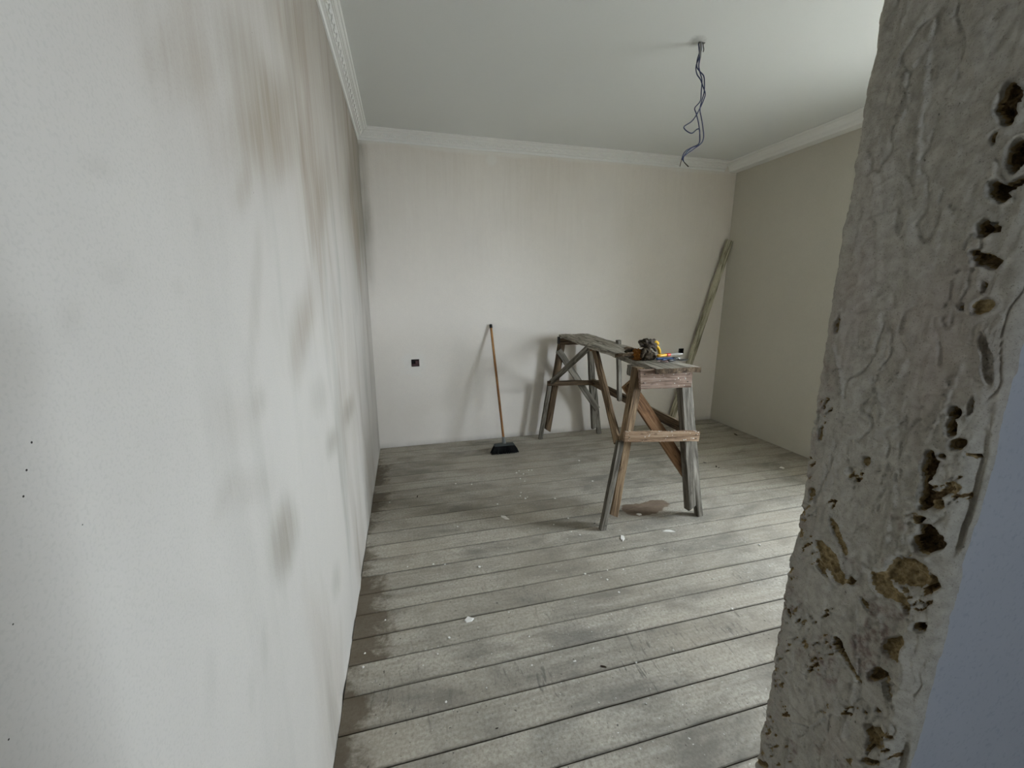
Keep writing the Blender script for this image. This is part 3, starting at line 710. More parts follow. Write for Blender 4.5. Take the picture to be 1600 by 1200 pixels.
bl = np.clip((X - 0.95) / 0.06, 0, 1)
X2 = np.where(N_, np.maximum(X, xn + (X - 0.95) * 0.9), X2); Y2 = np.where(N_, yn * (1 - sstep(0, 1, bl)) + PY0 * sstep(0, 1, bl) + 0.003 * (fbm(X * 8, Z * 5, 140, 3) - .5), Y2)
X2 = np.where(F_, np.maximum(X, xf + (X - 0.95) * 0.9), X2); Y2 = np.where(F_, yf * (1 - sstep(0, 1, bl)) + PY1 * sstep(0, 1, bl), Y2)
X2[:, 0] = ROOM_W; X2[:, -1] = ROOM_W
idx = np.arange(nC * nR).reshape(nR, nC)
q = np.stack([idx[:-1, :-1], idx[1:, :-1], idx[1:, 1:], idx[:-1, 1:]], -1)
fm = np.tile((kk[:-1] == 2).astype(int), (nR - 1, 1)).ravel()
part = obj('wall_partition', np.stack([X2.ravel(), Y2.ravel(), Z.ravel()], 1), q.reshape(-1, 4).tolist(), smooth=True, mats=[mat_jamb, mat_blue], mat_idx=fm.tolist())
part['kind'] = 'structure'
set_attr(part, 'brown', np.where(J, brown, 0).ravel()); set_attr(part, 'rough', np.where(J, rough, 0).ravel())
# lintel over the opening
o = MB().box((0.0, PY0 + 0.004, 2.15), (PX + 0.02, PY1 - 0.004, ROOM_H)).build('wall_lintel', mat_jamb); o['kind'] = 'structure'
# ground outside the windows
mat_ground = plain('outside_ground', (156, 151, 142), 0.95, 0.1, var=0.1, scale=2)
o = MB().box((ROOM_W + 0.32, -14, -0.7), (18, 16, -0.6)).box((-14, -16, -0.7), (ROOM_W + 0.32, REAR_Y - 0.32, -0.6)).build('terrain', mat_ground); o['kind'] = 'structure'

# ================================================================== TRESTLE
W_GREY = wood('weathered_grey_wood', (70, 65, 57), (112, 107, 97), (148, 143, 133), 0.10)
W_DECK = wood('pale_grey_deck_wood', (96, 90, 78), (156, 149, 136), (188, 182, 170), 0.08, (176, 172, 162))
W_BROWN = wood('brown_timber', (80, 66, 50), (128, 106, 82), (162, 141, 112), 0.14)
W_DARK = wood('dark_brown_timber', (60, 48, 37), (96, 80, 62), (124, 106, 84), 0.05)
W_RUST = wood('reddish_brown_plank', (88, 64, 46), (130, 98, 70), (154, 122, 92), 0.04)
W_PINK = wood('plaster_smeared_board', (116, 96, 82), (158, 136, 122), (186, 168, 156), 0.55, (212, 204, 196))
W_BAR = wood('pale_brown_bar', (108, 86, 66), (152, 126, 102), (180, 158, 134), 0.25)
W_OLD = wood('old_cream_painted_board', (112, 106, 84), (182, 177, 154), (206, 201, 180), 0.30, (66, 60, 48))
mat_splat = plain('white_plaster_splash', (226, 222, 214), 0.9, 0.1)
mat_iron = plain('dark_iron', (34, 32, 31), 0.6, 0.5, var=0.3)

def beam(name, A, B, w, t, mat, parent, face=(0, -1, 0), skewA=0.0, skewB=0.0, rough=0.0013, n=8, wB=None):
    """sawn timber from A to B: w across, t deep; `face` is the outward direction of its wide side"""
    A, B = Vector(A), Vector(B); X = (B - A); L = X.length; X.normalize()
    Z = Vector(face); Z = (Z - X * Z.dot(X)).normalized(); Y = Z.cross(X)
    wB = wB or w
    v = []; f = []
    c = min(w, t) * 0.10
    r = random.Random(hash((round(A.x, 3), round(B.z, 3), round(w, 3))) & 0xffff)
    jy = [0.0] * 4
    for i in range(n + 1):
        k = i / n; hw = (w + (wB - w) * k) / 2; ht = t / 2
        prof = [(-hw + c, -ht), (hw - c, -ht), (hw, -ht + c), (hw, ht - c), (hw - c, ht), (-hw + c, ht), (-hw, ht - c), (-hw, -ht + c)]
        ox, oz = r.uniform(-rough, rough), r.uniform(-rough, rough)
        for (y, z) in prof:
            sk = (skewA if i == 0 else skewB if i == n else 0) * y
            v.append((-L/2 + L*k + sk, y + ox + r.uniform(-rough, rough) * 0.6, z + oz + r.uniform(-rough, rough) * 0.6))
    for i in range(n):
        for q in range(8): f.append((i*8+q, i*8+(q+1) % 8, (i+1)*8+(q+1) % 8, (i+1)*8+q))
    f.append(tuple(range(7, -1, -1))); f.append(tuple(n*8 + q for q in range(8)))
    o = obj(name, v, f, mat)
    mid = (A + B) / 2
    M = Matrix(((X.x, Y.x, Z.x, mid.x), (X.y, Y.y, Z.y, mid.y), (X.z, Y.z, Z.z, mid.z), (0, 0, 0, 1)))
    if parent:
        set_parent(o, parent); o.matrix_basis = Matrix.Translation(-parent.location) @ M
    else: o.matrix_world = M
    return o

def splats(parent, seed, n, L, w, t, top=True):
    """dried plaster drops on a timber, in its own axes"""
    r = random.Random(seed); m = MB()
    for k in range(n):
        x = r.uniform(-L/2, L/2); s = r.uniform(0.002, 0.006); h = r.uniform(0.0006, 0.002)
        if top: c = Vector((x, -w/2, r.uniform(-t/2, t/2))); e1, e2, nn = Vector((1, 0, 0)), Vector((0, 0, 1)), Vector((0, -1, 0))
        else: c = Vector((x, r.uniform(-w/2, w/2), t/2)); e1, e2, nn = Vector((1, 0, 0)), Vector((0, 1, 0)), Vector((0, 0, 1))
        ring = [c + (e1 * math.cos(a) * s * r.uniform(.6, 1.3) + e2 * math.sin(a) * s * r.uniform(.5, 1.1)) - nn * 0.001 for a in [q * math.pi / 3 for q in range(6)]]
        inn = [c + (p - c) * 0.6 + nn * h for p in ring]
        m.add(ring + inn, [tuple((q, (q+1) % 6, 6 + (q+1) % 6, 6 + q)) for q in range(6)] + [(6, 7, 8, 9, 10, 11)])
    o = m.build('plaster_splash', mat_splat, parent); o['kind'] = 'stuff'; return o

def nails(parent, pts):
    m = MB()
    for p in pts: m.lathe([(0.0032, -0.002), (0.0032, 0.0008), (0.002, 0.0014)], 8, Matrix.Translation(p))
    o = m.build('nail_heads', mat_iron, parent); o['kind'] = 'stuff'; return o

tr = empty('trestle', (1.79, 2.87, 0.0), 'weathered wooden trestle bench with braced legs standing on the floorboards', 'trestle')
YF = (0.08, -1, 0)          # front faces look towards the camera, slightly turned
# front frame
beam('leg', (1.582, 2.066, 1.005), (1.473, 2.075, 0.083), 0.060, 0.050, W_BROWN, tr, YF, skewB=0.4)
beam('leg_extension', (1.482, 2.048, 0.57), (1.400, 2.054, 0.0), 0.040, 0.030, W_GREY, tr, YF)
beam('leg', (1.855, 2.045, 1.0), (2.003, 2.033, 0.083), 0.060, 0.050, W_GREY, tr, YF, skewB=-0.4)
beam('leg_extension', (1.912, 2.056, 0.90), (2.088, 2.048, 0.0), 0.044, 0.036, W_GREY, tr, YF)
ap = beam('apron', (1.567, 2.022, 0.945), (1.886, 1.997, 0.942), 0.112, 0.026, W_PINK, tr, YF, skewA=-0.12)
splats(ap, 3, 26, 0.30, 0.11, 0.026, False)
nails(ap, [(-0.14, -0.02, 0.0135), (-0.138, 0.03, 0.0135), (0.135, -0.02, 0.0135), (0.14, 0.025, 0.0135)])
cbm = beam('crossbar', (1.492, 2.024, 0.606), (1.970, 1.986, 0.581), 0.062, 0.026, W_BAR, tr, YF)
splats(cbm, 4, 30, 0.46, 0.062, 0.026, False); splats(cbm, 5, 34, 0.46, -0.062, 0.026, True)
nails(cbm, [(-0.215, 0.0, 0.0135), (0.215, 0.012, 0.0135), (0.218, -0.012, 0.0135)])
beam('brace', (1.540, 2.110, 0.903), (1.990, 2.074, 0.296), 0.078, 0.024, W_RUST, tr, YF)
# back frame
beam('leg', (1.756, 3.700, 0.995), (1.623, 3.711, 0.079), 0.064, 0.046, W_DARK, tr, YF, skewB=0.5)
beam('leg_extension', (1.630, 3.676, 0.58), (1.542, 3.683, 0.0), 0.040, 0.030, W_GREY, tr, YF)
beam('leg', (2.035, 3.677, 0.995), (2.121, 3.671, 0.077), 0.056, 0.046, W_GREY, tr, YF, skewB=-0.3)
beam('leg_extension', (2.098, 3.692, 0.58), (2.185, 3.686, 0.0), 0.044, 0.034, W_GREY, tr, YF)
bap = beam('apron', (1.712, 3.660, 0.977), (2.060, 3.632, 0.972), 0.062, 0.026, W_DARK, tr, YF)
beam('cleat', (2.000, 3.652, 0.905), (2.100, 3.644, 0.897), 0.052, 0.040, W_RUST, tr, YF)
beam('crossbar', (1.600, 3.664, 0.572), (2.125, 3.622, 0.563), 0.048, 0.024, W_DARK, tr, YF)
beam('brace', (1.712, 3.682, 0.890), (2.132, 3.648, 0.280), 0.060, 0.022, W_GREY, tr, YF)
m = MB().box((-0.193, -0.02, -0.014), (-0.175, 0.045, 0.018)); m.build('bracket', mat_iron, bap)
# long sides
SL = (-1, 0.1, 0.25)
beam('brace', (1.500, 2.110, 0.545), (1.690, 2.860, 1.012), 0.058, 0.024, W_BROWN, tr, SL)
beam('brace', (1.640, 3.720, 0.555), (1.662, 2.900, 1.018), 0.056, 0.024, W_GREY, tr, SL)
beam('stretcher', (1.930, 2.090, 0.605), (2.070, 3.690, 0.563), 0.062, 0.028, W_DARK, tr, (-1, 0.1, 0.2))
beam('post', (1.942, 2.885, 0.575), (1.903, 2.885, 1.066), 0.042, 0.030, W_GREY, tr, (-1, 0.1, 0.0))
beam('bearer', (1.715, 2.10, 0.985), (1.905, 3.65, 1.003), 0.045, 0.030, W_DARK, tr, (-1, 0.1, 0.0))
beam('cleat', (1.640, 2.235, 0.985), (1.640, 2.235, 0.922), 0.070, 0.030, W_GREY, tr, (-1, 0.1, 0.0))

# deck boards with worn, split ends
def deck(name, corners, ztop, zt2, th, mat, seed, rag=0.012, n=18, mcols=7):
    """corners: far-left, far-right, near-right, near-left (x, y); ragged long edges and ends"""
    r = random.Random(seed)
    fl, fr, nr, nl = [Vector((*c, 0)) for c in corners]
    top = []
    for i in range(n + 1):
        k = i / n
        a = fl.lerp(nl, k); b = fr.lerp(nr, k)
        jl, jr = r.uniform(-rag, rag) * (0.3 + k * 0.6), r.uniform(-rag, rag) * (0.3 + k * 0.6)
        row = []
        for j in range(mcols + 1):
            q = j / mcols
            p = a.lerp(b, q); p.x += jl * (1 - q) + jr * q
            if i in (0, n): p.y += r.uniform(-rag, rag) * 0.5
            z = ztop + (zt2 - ztop) * k + r.uniform(-.0015, .0015) - 0.004 * (abs(q - .5) * 2)**3
            row.append((p.x, p.y, z))
        top.append(row)
    v = [p for row in top for p in row]; N = len(v); C = mcols + 1
    v += [(x, y, z - th) for x, y, z in v]
    f = []
    for i in range(n):
        for j in range(mcols):
            a = i*C + j
            f.append((a, a + C, a + C + 1, a + 1)); f.append((N + a, N + a + 1, N + a + C + 1, N + a + C))
    for i in range(n):
        a = i*C; f.append((a, N + a, N + a + C, a + C)); a += mcols; f.append((a, a + C, N + a + C, N + a))
    for j in range(mcols):
        a = j; f.append((a, a + 1, N + a + 1, N + a)); a = n*C + j; f.append((a, N + a, N + a + 1, a + 1))
    # local frame with x along the board so the grain runs along it
    ctr = (fl + fr + nl + nr) / 4; ctr.z = ztop
    ax = ((nl + nr) / 2 - (fl + fr) / 2).normalized(); ay = Vector((-ax.y, ax.x, 0))
    M = Matrix(((ax.x, ay.x, 0, ctr.x), (ax.y, ay.y, 0, ctr.y), (0, 0, 1, ctr.z), (0, 0, 0, 1)))
    Mi = M.inverted()
    mi = [0] * len(f)
    for q in range(2 * mcols): mi[-1 - q] = 1
    o = obj(name, [Mi @ Vector(p) for p in v], f, None, tr, mats=[mat, W_DARK], mat_idx=mi)
    o.matrix_basis = Matrix.Translation(-tr.location) @ M
    return o
deck('deck_board', ((1.735, 3.735), (1.885, 3.72), (1.735, 2.40), (1.600, 2.385)), 1.040, 1.040, 0.022, W_DECK, 11)
deck('deck_board', ((1.888, 3.725), (2.035, 3.705), (1.868, 2.44), (1.739, 2.415)), 1.041, 1.038, 0.022, W_DECK, 12)
db = deck('deck_board', ((1.715, 2.62), (1.955, 2.60), (1.925, 1.966), (1.650, 1.976)), 1.014, 1.010, 0.030, W_DECK, 13, rag=0.010)

# ================================================================== TOOLS ON THE TRESTLE
def lump(center, rx, ry, rz, seed, amp=0.28, freq=2.2, n=3):
    """crumpled cloth lump: displaced sphere, flattened underneath"""
    bm = bmesh.new(); bmesh.ops.create_icosphere(bm, subdivisions=n + 1, radius=1.0)
    from mathutils import noise as mn
    off = Vector((seed * 3.1, seed * 1.7, seed * 5.3))
    for v in bm.verts:
        d = v.co.normalized()
        k = 1 + amp * mn.noise(d * freq + off) + amp * 0.6 * (abs(mn.noise(d * freq * 2.3 + off)) - 0.25) * 2
        v.co = Vector((d.x * rx * k, d.y * ry * k, max(d.z * rz * k, -rz * 0.55)))
    V = [Vector(center) + v.co for v in bm.verts]; F = [tuple(x.index for x in f.verts) for f in bm.faces]
    bm.free(); return V, F
def capsule(m, pts, r, n=10):
    P = smooth_path(pts, 4); L = len(P)
    rad = [r * (0.55 if i in (0,) else (0.35 if i == L - 1 else (0.8 if i == L - 2 else 1.0))) for i in range(L)]
    return m.tube(P, rad, n)
def cloth(name, a, b, scale=60):
    t = NT(name, 0.95, 0.1); p = t.objc()
    t.color(t.mix(t.ramp(t.noise(p, scale, 4), [(0.35, 0.0), (0.65, 1.0)]), srgb(*a), srgb(*b))); t.bump(t.noise(p, 300, 3), 0.5, 0.002)
    return t.m
M_GL_DARK = cloth('grimy_glove_palm', (30, 27, 22), (78, 68, 54))
M_GL_ORANGE = cloth('orange_knit', (84, 54, 24), (132, 84, 34), 200)
M_GL_TIP = cloth('dirty_glove_fingers', (96, 82, 66), (176, 158, 138))
M_GL_GREY = cloth('grey_glove_back', (50, 45, 41), (92, 84, 76))
M_GL_YELLOW = cloth('yellow_knit_cuff', (196, 146, 40), (232, 196, 84), 200)
ZB = 1.0115
GSH = Vector((-0.022, -0.052, 0.0))
g = empty('work_glove', (1.755, 2.36, ZB), 'crumpled grimy brown work glove with orange knit, fingers pointing left', 'glove')
def L(p): return tuple(Vector(p) - g.location + GSH)
V, F = lump(L((1.775, 2.325, ZB + 0.026)), 0.062, 0.050, 0.047, 4, 0.26)
obj('palm', V, F, M_GL_DARK, g, True)
V, F = lump(L((1.722, 2.335, ZB + 0.026)), 0.030, 0.040, 0.044, 9, 0.25)
obj('knit_back', V, F, M_GL_ORANGE, g, True)
for k, (y0, z0, x1, y1, z1, r) in enumerate(((2.375, 0.060, 1.664, 2.395, 0.066, 0.0100), (2.362, 0.046, 1.655, 2.372, 0.048, 0.0105), (2.345, 0.034, 1.650, 2.352, 0.034, 0.0105), (2.325, 0.018, 1.662, 2.330, 0.013, 0.0095))):
    m = MB(); capsule(m, [L((1.725, y0, ZB + z0)), L((1.695, (y0+y1)/2, ZB + (z0+z1)/2 + 0.006)), L((x1, y1, ZB + z1))], r); m.build('finger', M_GL_TIP if k % 2 == 0 else M_GL_DARK, g, True)
m = MB(); capsule(m, [L((1.76, 2.30, ZB + 0.05)), L((1.735, 2.275, ZB + 0.062)), L((1.715, 2.262, ZB + 0.045)), L((1.71, 2.262, ZB + 0.022))], 0.0115); m.build('thumb', M_GL_DARK, g, True)
g = empty('work_glove', (1.84, 2.345, ZB), 'grey work glove with yellow knit cuff, heaped over the brown glove', 'glove')
V, F = lump(L((1.815, 2.350, ZB + 0.092)), 0.052, 0.042, 0.034, 14, 0.34)
obj('palm', V, F, M_GL_GREY, g, True)
V, F = lump(L((1.785, 2.352, ZB + 0.106)), 0.040, 0.034, 0.022, 17, 0.35)
obj('back_fold', V, F, M_GL_DARK, g, True)
m = MB()
for a, b, c_, r in (((1.832, 2.34, 0.094), (1.850, 2.335, 0.108), (1.868, 2.33, 0.090), 0.013), ((1.846, 2.33, 0.085), (1.870, 2.325, 0.066), (1.878, 2.32, 0.030), 0.010)):
    capsule(m, [L((a[0], a[1], ZB + a[2])), L((b[0], b[1], ZB + b[2])), L((c_[0], c_[1], ZB + c_[2]))], r)
m.build('knit_cuff', M_GL_YELLOW, g, True)
for a, b in (((1.79, 2.33, 0.10), (1.765, 2.325, 0.122)), ((1.815, 2.34, 0.105), (1.822, 2.345, 0.126)), ((1.765, 2.34, 0.09), (1.738, 2.335, 0.096)), ((1.82, 2.33, 0.085), (1.852, 2.322, 0.05))):
    m = MB(); capsule(m, [L((a[0], a[1], ZB + a[2])), L(((a[0]+b[0])/2, (a[1]+b[1])/2, ZB + (a[2]+b[2])/2 + .004)), L((b[0], b[1], ZB + b[2]))], 0.0105); m.build('finger', M_GL_GREY, g, True)

M_YEL = plain('yellow_plastic', (222, 168, 40), 0.4); M_RED = plain('red_plastic', (192, 72, 48), 0.4); M_BLUE = plain('blue_plastic', (28, 66, 118), 0.4)
M_STEEL = plain('worn_steel', (205, 203, 200), 0.4, 0.5, 0.35); M_BLACKP = plain('black_plastic', (22, 22, 24), 0.5)
M_DSTEEL = plain('dark_steel', (66, 66, 60), 0.5, 0.5, 0.5)
def axes(o, A, B):
    A, B = Vector(A), Vector(B); X = (B - A).normalized(); Y = Vector((0, 0, 1)).cross(X).normalized(); Z = X.cross(Y)
    o.matrix_basis = Matrix(((X.x, Y.x, Z.x, A.x), (X.y, Y.y, Z.y, A.y), (X.z, Y.z, Z.z, A.z), (0, 0, 0, 1)))
RX = Matrix.Rotation(math.pi/2, 4, 'Y')
def handle(m, prof, sx=1.0, sz=1.0):
    n0 = len(m.v); m.lathe([(r, x) for x, r in prof], 12, RX)
    for i in range(n0, len(m.v)): x, y, z = m.v[i]; m.v[i] = (x, y * sx, z * sz)
    return m
# putty knife: yellow handle, red collar, broad bare blade raised on the tool beneath it
pk = empty('putty_knife', (0, 0, 0), 'putty knife with yellow and red handle and bright steel blade beside the gloves', 'putty knife')
axes(pk, (1.806, 2.220, ZB + 0.030), (2.018, 2.268, ZB + 0.032))
handle(MB(), [(0.0, 0.006), (0.004, 0.011), (0.03, 0.0125), (0.055, 0.010), (0.075, 0.0115)], 1.1, 0.8).build('grip', M_YEL, pk, True)
handle(MB(), [(0.074, 0.0125), (0.080, 0.0135), (0.105, 0.0125), (0.112, 0.008)], 1.1, 0.85).build('collar', M_RED, pk, True)
m = MB(); z = 0.0012
out = [(0.108, 0.008), (0.130, 0.013), (0.160, 0.024), (0.205, 0.026), (0.222, 0.000), (0.205, -0.020), (0.160, -0.022), (0.130, -0.012), (0.108, -0.008)]
n = len(out); m.add([(x, y, z) for x, y in out] + [(x, y, -z) for x, y in out], [tuple(range(n)), tuple(range(2*n-1, n-1, -1))] + [(i, n+i, n+(i+1) % n, (i+1) % n) for i in range(n)])
m.build('blade', M_STEEL, pk)
# blue pliers lying flat
pl_ = empty('pliers', (0, 0, 0), 'blue handled pliers lying on the front end of the trestle', 'pliers')
axes(pl_, (1.800, 2.190, ZB + 0.012), (1.985, 2.215, ZB + 0.012))
for s in (-1, 1):
    m = MB(); P = smooth_path([(0.0, s*0.024, 0), (0.045, s*0.020, 0), (0.085, s*0.010, 0), (0.105, s*0.003, 0)], 4)
    m.tube(P, [0.0065] * len(P), 8); m.build('grip', M_BLUE, pl_, True)
for s in (-1, 1):
    m = MB(); P = smooth_path([(0.10, s*0.006, 0), (0.118, -s*0.010, 0), (0.135, -s*0.008, 0), (0.165, -s*0.003, 0)], 4)
    m.tube(P, [0.0065 - 0.0045 * i / (len(P)-1) for i in range(len(P))], 8); m.build('jaw', M_STEEL if s > 0 else M_DSTEEL, pl_, True)
MB().lathe([(0.009, -0.008), (0.011, -0.007), (0.011, 0.007), (0.009, 0.008)], 14, Matrix.Translation((0.115, 0, 0))).build('pivot', M_BLACKP, pl_)
# dark pointed trowel lying flat on the boards
tw = empty('trowel', (0, 0, 0), 'dark narrow trowel lying flat, pointed blade towards the right wall', 'trowel')
axes(tw, (1.832, 2.150, ZB + 0.010), (2.06, 2.235, ZB + 0.003))
handle(MB(), [(0.0, 0.006), (0.004, 0.010), (0.04, 0.011), (0.075, 0.008)], 1.1, 0.8).build('grip', M_BLACKP, tw, True)
MB().tube(smooth_path([(0.072, 0, 0), (0.095, 0, 0.012), (0.112, 0, 0.004), (0.125, 0, -0.003)], 4), 0.0035, 8).build('tang', M_DSTEEL, tw, True)
m = MB(); out = [(0.105, 0.026), (0.150, 0.030), (0.215, 0.010), (0.228, 0.0), (0.215, -0.010), (0.150, -0.030), (0.105, -0.026)]; n = len(out)
m.add([(x, y, -0.0035) for x, y in out] + [(x, y, -0.0060) for x, y in out], [tuple(range(n)), tuple(range(2*n-1, n-1, -1))] + [(i, n+i, n+(i+1) % n, (i+1) % n) for i in range(n)])
m.build('blade', M_DSTEEL, tw)
# pinkish rag scrap
m = MB(); r = random.Random(5); nx, ny = 8, 6; v = []
for j in range(ny):
    for i in range(nx):
        v.append((1.765 + 0.075 * i/(nx-1) + r.uniform(-.003, .003), 2.135 + 0.022 * j/(ny-1) + 0.016 * math.sin(i*1.1), ZB + 0.003 + 0.009 * abs(math.sin(i*1.3 + j)) ))
f = [(j*nx+i, j*nx+i+1, (j+1)*nx+i+1, (j+1)*nx+i) for j in range(ny-1) for i in range(nx-1)]
N = len(v); v2 = v + [(x, y, z - 0.002) for x, y, z in v]; f2 = f + [tuple(N + q for q in reversed(a)) for a in f]
o = obj('rag', v2, f2, cloth('pale_pink_rag', (178, 150, 150), (210, 190, 190)), None, True)
tag(o, 'small pale pink rag scrap in front of the blue pliers', 'rag')

# ================================================================== BROOM
bl = Vector((1.112, 3.440, 0.0))
br_ = empty('broom', bl, 'black floor broom with thin brown wooden handle leaning on the back wall', 'broom')
def B(p): return Vector(p) - bl
top = Vector((1.080, 3.830, 1.124)); foot = Vector((1.113, 3.452, 0.085))
ax = (top - foot).normalized()
W_HANDLE = wood('varnished_broom_handle', (108, 72, 38), (150, 106, 62), (182, 138, 88), 0.0, rough=0.45)
o = obj('handle', *(lambda m: (m.v, m.f))(MB().tube([(-0.53 + i * 1.06 / 8, 0, 0) for i in range(9)], 0.0115, 12)), W_HANDLE, br_, True)
mid = (top + foot) / 2; Lh = (top - foot).length
X = ax; Yv = Vector((1, 0, 0)); Yv = (Yv - X * Yv.dot(X)).normalized(); Zv = X.cross(Yv)
o.matrix_basis = Matrix(((X.x, Yv.x, Zv.x, mid.x - bl.x), (X.y, Yv.y, Zv.y, mid.y - bl.y), (X.z, Yv.z, Zv.z, mid.z - bl.z), (0, 0, 0, 1))) @ Matrix.Scale(Lh / 1.06, 4, (1, 0, 0))
MB().tube([B(top - ax * 0.020), B(top + ax * 0.012), B(top + ax * 0.016)], [0.0145, 0.0145, 0.010], 12).build('end_cap', M_BLACKP, br_, True)
mat_socket = plain('grey_plastic', (112, 114, 112), 0.5)
MB().tube([B(foot - ax * 0.012), B(foot + ax * 0.020), B(foot + ax * 0.055)], [0.019, 0.017, 0.0135], 12).build('socket', mat_socket, br_, True)
# head: tapered block, bristles splayed outwards
def frustum(m, w0, w1, d0, d1, z0, z1, yoff0=0.0, yoff1=0.0, ch=0.006, n=10):
    def ring(w, d, z, yo): return [(w * (k / n - .5), -d/2 + yo, z) for k in range(n + 1)] + [(w * (.5 - k / n), d/2 + yo, z) for k in range(n + 1)]
    a, b, c_ = ring(w0, d0, z0, yoff0), ring(w1, d1, z1 - ch, yoff1), ring(w1 - ch*2, d1 - ch*2, z1, yoff1); q = len(a)
    f = [(i, (i+1) % q, q + (i+1) % q, q + i) for i in range(q)] + [(q+i, q+(i+1) % q, 2*q+(i+1) % q, 2*q+i) for i in range(q)]
    f += [tuple(range(q - 1, -1, -1)), tuple(range(2*q, 3*q))]
    return m.add(a + b + c_, f)
hd = frustum(MB(), 0.190, 0.180, 0.048, 0.042, 0.070, 0.084, -0.004, 0.002).build('head', plain('grey_green_head', (58, 62, 60), 0.6), br_)
mat_bris = plain('black_bristles', (14, 14, 15), 0.8, 0.2)
m = MB(); r = random.Random(3)
for i in range(46):
    for j in range(9):
        u, w = (i / 45 - .5), (j / 8 - .5)
        t0 = Vector((u * 0.180 + r.uniform(-.002, .002), -0.004 + w * 0.042, 0.068))
        t1 = Vector((u * 0.250 + r.uniform(-.006, .006), -0.016 + w * 0.066 + r.uniform(-.004, .004), r.uniform(0.0005, 0.004)))
        m.tube([t0, (t0 + t1) / 2 + Vector((u * .006, 0, .002)), t1], [0.0032, 0.0032, 0.0016], 4)
o = m.build('bristles', mat_bris, br_); o['kind'] = 'stuff'

# ================================================================== LEANING BOARD
bd = beam('board', (3.098, 3.782, 0.012), (3.652, 3.806, 1.970), 0.072, 0.030, W_OLD, None, (0, -1, 0.0), rough=0.0022, n=22)
tag(bd, 'long narrow board with flaking cream paint leaning in the far right corner', 'board')

# ================================================================== SOCKET BOXES
mat_box = plain('maroon_plastic', (40, 24, 26), 0.5); mat_boxk = plain('black_box_plastic', (16, 14, 15), 0.5)
for k, (x, z, w, h) in enumerate(SOCKETS):
    o0 = empty('socket_box', (x, ROOM_D, z), ('open square maroon socket box in the back wall left of the broom' if k == 0 else
               'open square black socket box in the back wall beside the leaning board'), 'socket box')
    mt = mat_box if k == 0 else mat_boxk; th = 0.003; dp = 0.045
    m = MB(); a, b = w/2 + 0.0005, h/2 + 0.0005
    m.box((-a, -0.003, -b), (-a + th, dp, b)); m.box((a - th, -0.003, -b), (a, dp, b)); m.box((-a + th, -0.003, b - th), (a - th, dp, b)); m.box((-a + th, -0.003, -b), (a - th, dp, -b + th))
    m.box((-a, dp, -b), (a, dp + th, b)); m.build('box', mt, o0)
    m = MB(); m.tube(smooth_path([(-0.012, dp, 0.01), (-0.006, 0.03, 0.0), (0.004, 0.022, -0.012), (0.008, 0.014, -0.004)]), 0.0018, 6)
    m.tube(smooth_path([(0.010, dp, 0.008), (0.008, 0.03, 0.004), (0.0, 0.02, -0.010)]), 0.0018, 6); m.build('wires', mat_boxk if k == 0 else mat_box, o0, True)
    if k == 0:
        MB().box((0.001, 0.004, -b + th), (a - th, 0.030, b * 0.62)).box((-a + th, 0.004, -b + th), (0.001, 0.030, -b * 0.35)).build('lit_sides', plain('lit_maroon_sides', (78, 52, 54), 0.6), o0)  # lighter L paints the lit lower and right inner sides of the box

# ================================================================== CEILING WIRES
cw = empty('ceiling_wires', (HOOK[0], HOOK[1], ROOM_H), 'three tangled dark blue wires hanging from a hook hole in the ceiling', 'wires')
mat_wire = plain('dark_blue_insulation', (44, 56, 98), 0.45, 0.4, var=0.15); mat_cu = plain('bare_wire_end', (70, 60, 52), 0.5, 0.4, 0.3)
mat_strip = plain('plaster_coated_wire', (150, 150, 150), 0.9)
def C3(p, dy): return (p[0] - HOOK[0], p[1] - HOOK[1] + dy, p[2] - ROOM_H)
for k, wv_ in enumerate((WIRE_A, WIRE_B, WIRE_C)):
    base = [C3(p, 0.012 * math.sin(i * 0.9 + k * 2.1) + 0.004 * k) for i, p in enumerate(wv_)]
    P = smooth_path(base, 6)
    w = MB().tube(P[:-5], 0.0029, 8).build('wire', mat_wire, cw, True)
    MB().tube(P[-6:], 0.0019, 6).build('bare_end', mat_cu, w, True)
MB().tube([(0.0, 0, 0.01), (0.001, -0.002, -0.03), (0.002, -0.002, -0.07), (0.0, 0, -0.095)], [0.006, 0.0055, 0.005, 0.0035], 8).build('plaster_coating', mat_strip, cw, True)
hk = MB().tube(smooth_path([(0.014, 0.0, 0.02), (0.016, 0.0, -0.012), (0.022, 0, -0.03), (0.020, 0, -0.042)], 4), 0.0028, 8).box((-0.012, -0.004, -0.004), (0.024, 0.006, 0.002)).build('hook', plain('grey_steel_hook', (110, 110, 108), 0.5, 0.5, 0.5), cw, True)

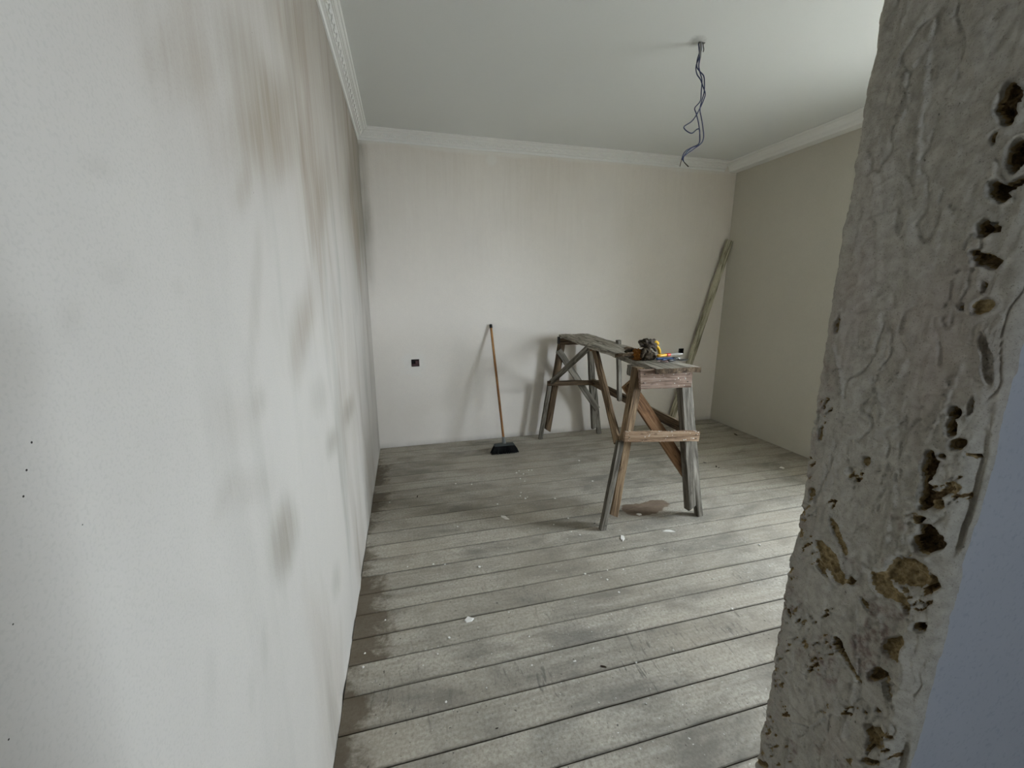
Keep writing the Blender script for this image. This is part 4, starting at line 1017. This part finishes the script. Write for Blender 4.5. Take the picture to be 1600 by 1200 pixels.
# ================================================================== LITTER ON THE FLOOR
mat_chip = plain('white_paint_chip', (228, 225, 218), 0.85, 0.2); mat_dk = plain('dark_wood_splinter', (52, 42, 34), 0.9, 0.1)
BIG = {0: 'largest white paint flake, a torn wedge on the near floorboards', 1: 'oblong white paint flake on the boards in front of the broom',
       2: 'slim white plaster stick beside the left front foot of the trestle', 3: 'oblong white plaster bit in front of the right front trestle foot',
       4: 'white flake lying on the damp brown patch under the trestle', 13: 'white flake on the boards along the right wall'}
def chip(name, x, y, s, seed, mat, flat=0.35, stick=1.0):
    r = random.Random(seed); n = r.choice((5, 6, 7)); a0 = r.uniform(0, 6.28)
    ca, sa = math.cos(a0), math.sin(a0)
    ring = []
    for q in range(n):
        a = q / n * 6.283 + r.uniform(-.25, .25); d = s * r.uniform(.65, 1.1)
        u, w = d * math.cos(a) * stick, d * math.sin(a) / stick
        ring.append((u * ca - w * sa, u * sa + w * ca))
    h = max(0.002, s * flat)
    v = [(u, w, 0.0) for u, w in ring] + [(u * .8, w * .8, h * r.uniform(.5, 1.2)) for u, w in ring]
    f = [tuple(range(n - 1, -1, -1)), tuple(range(n, 2*n))] + [(i, (i+1) % n, n + (i+1) % n, n + i) for i in range(n)]
    o = obj(name, v, f, mat); o.location = (x, y, 0.0005); return o
for k, (x, y, s) in enumerate(CHIPS):
    if k in BIG:
        s2 = s * 0.95
        o = chip('paint_flake', x, y, s2, 100 + k, mat_chip, 0.18, 1.6 if k in (1, 2, 3) else 1.15)
        tag(o, BIG[k], 'paint flake')
    else:
        o = chip('paint_crumb', x, y, s * 0.55, 100 + k, mat_chip, 0.5)
        if 1.05 < x < 1.45 and 2.4 < y < 3.1: w = 'in the sprinkling just in front of the broom'
        elif x < 0.25: w = 'on the boards along the stained left wall'
        elif x > 1.5 and y < 2.0: w = 'on the bright boards beside the broken jamb'
        elif x > 1.5 or (x > 1.0 and y > 1.9): w = 'on the boards around the trestle legs'
        elif y < 1.45: w = 'on the nearest boards, in front of the camera'
        else: w = 'on the middle boards between left wall and trestle'
        tag(o, 'tiny white paint crumb ' + w, 'paint crumb', 'white paint crumbs ' + w)
SPLINTERS = ('small dark splinter just right of the trestle, closest to its right legs', 'longer dark splinter of the pair lying right of the trestle',
             'shorter dark splinter of the pair lying right of the trestle', 'large dark splinter near the foot of the right wall in the far corner',
             'dark splinter on the boards near the stained left wall', 'dark splinter left of the front left trestle foot',
             'dark chip standing in for a hole at a board joint in the near floor', 'tiny dark splinter nearest the camera on the front boards')  # the one at the board joint is a chip in place of a hole
for k, (x, y, s) in enumerate(DARK):
    o = chip('wood_splinter', x, y, s * 0.6, 300 + k, mat_dk, 0.25, 1.8)
    tag(o, SPLINTERS[k], 'splinter', 'dark splinters strewn over the floorboards')
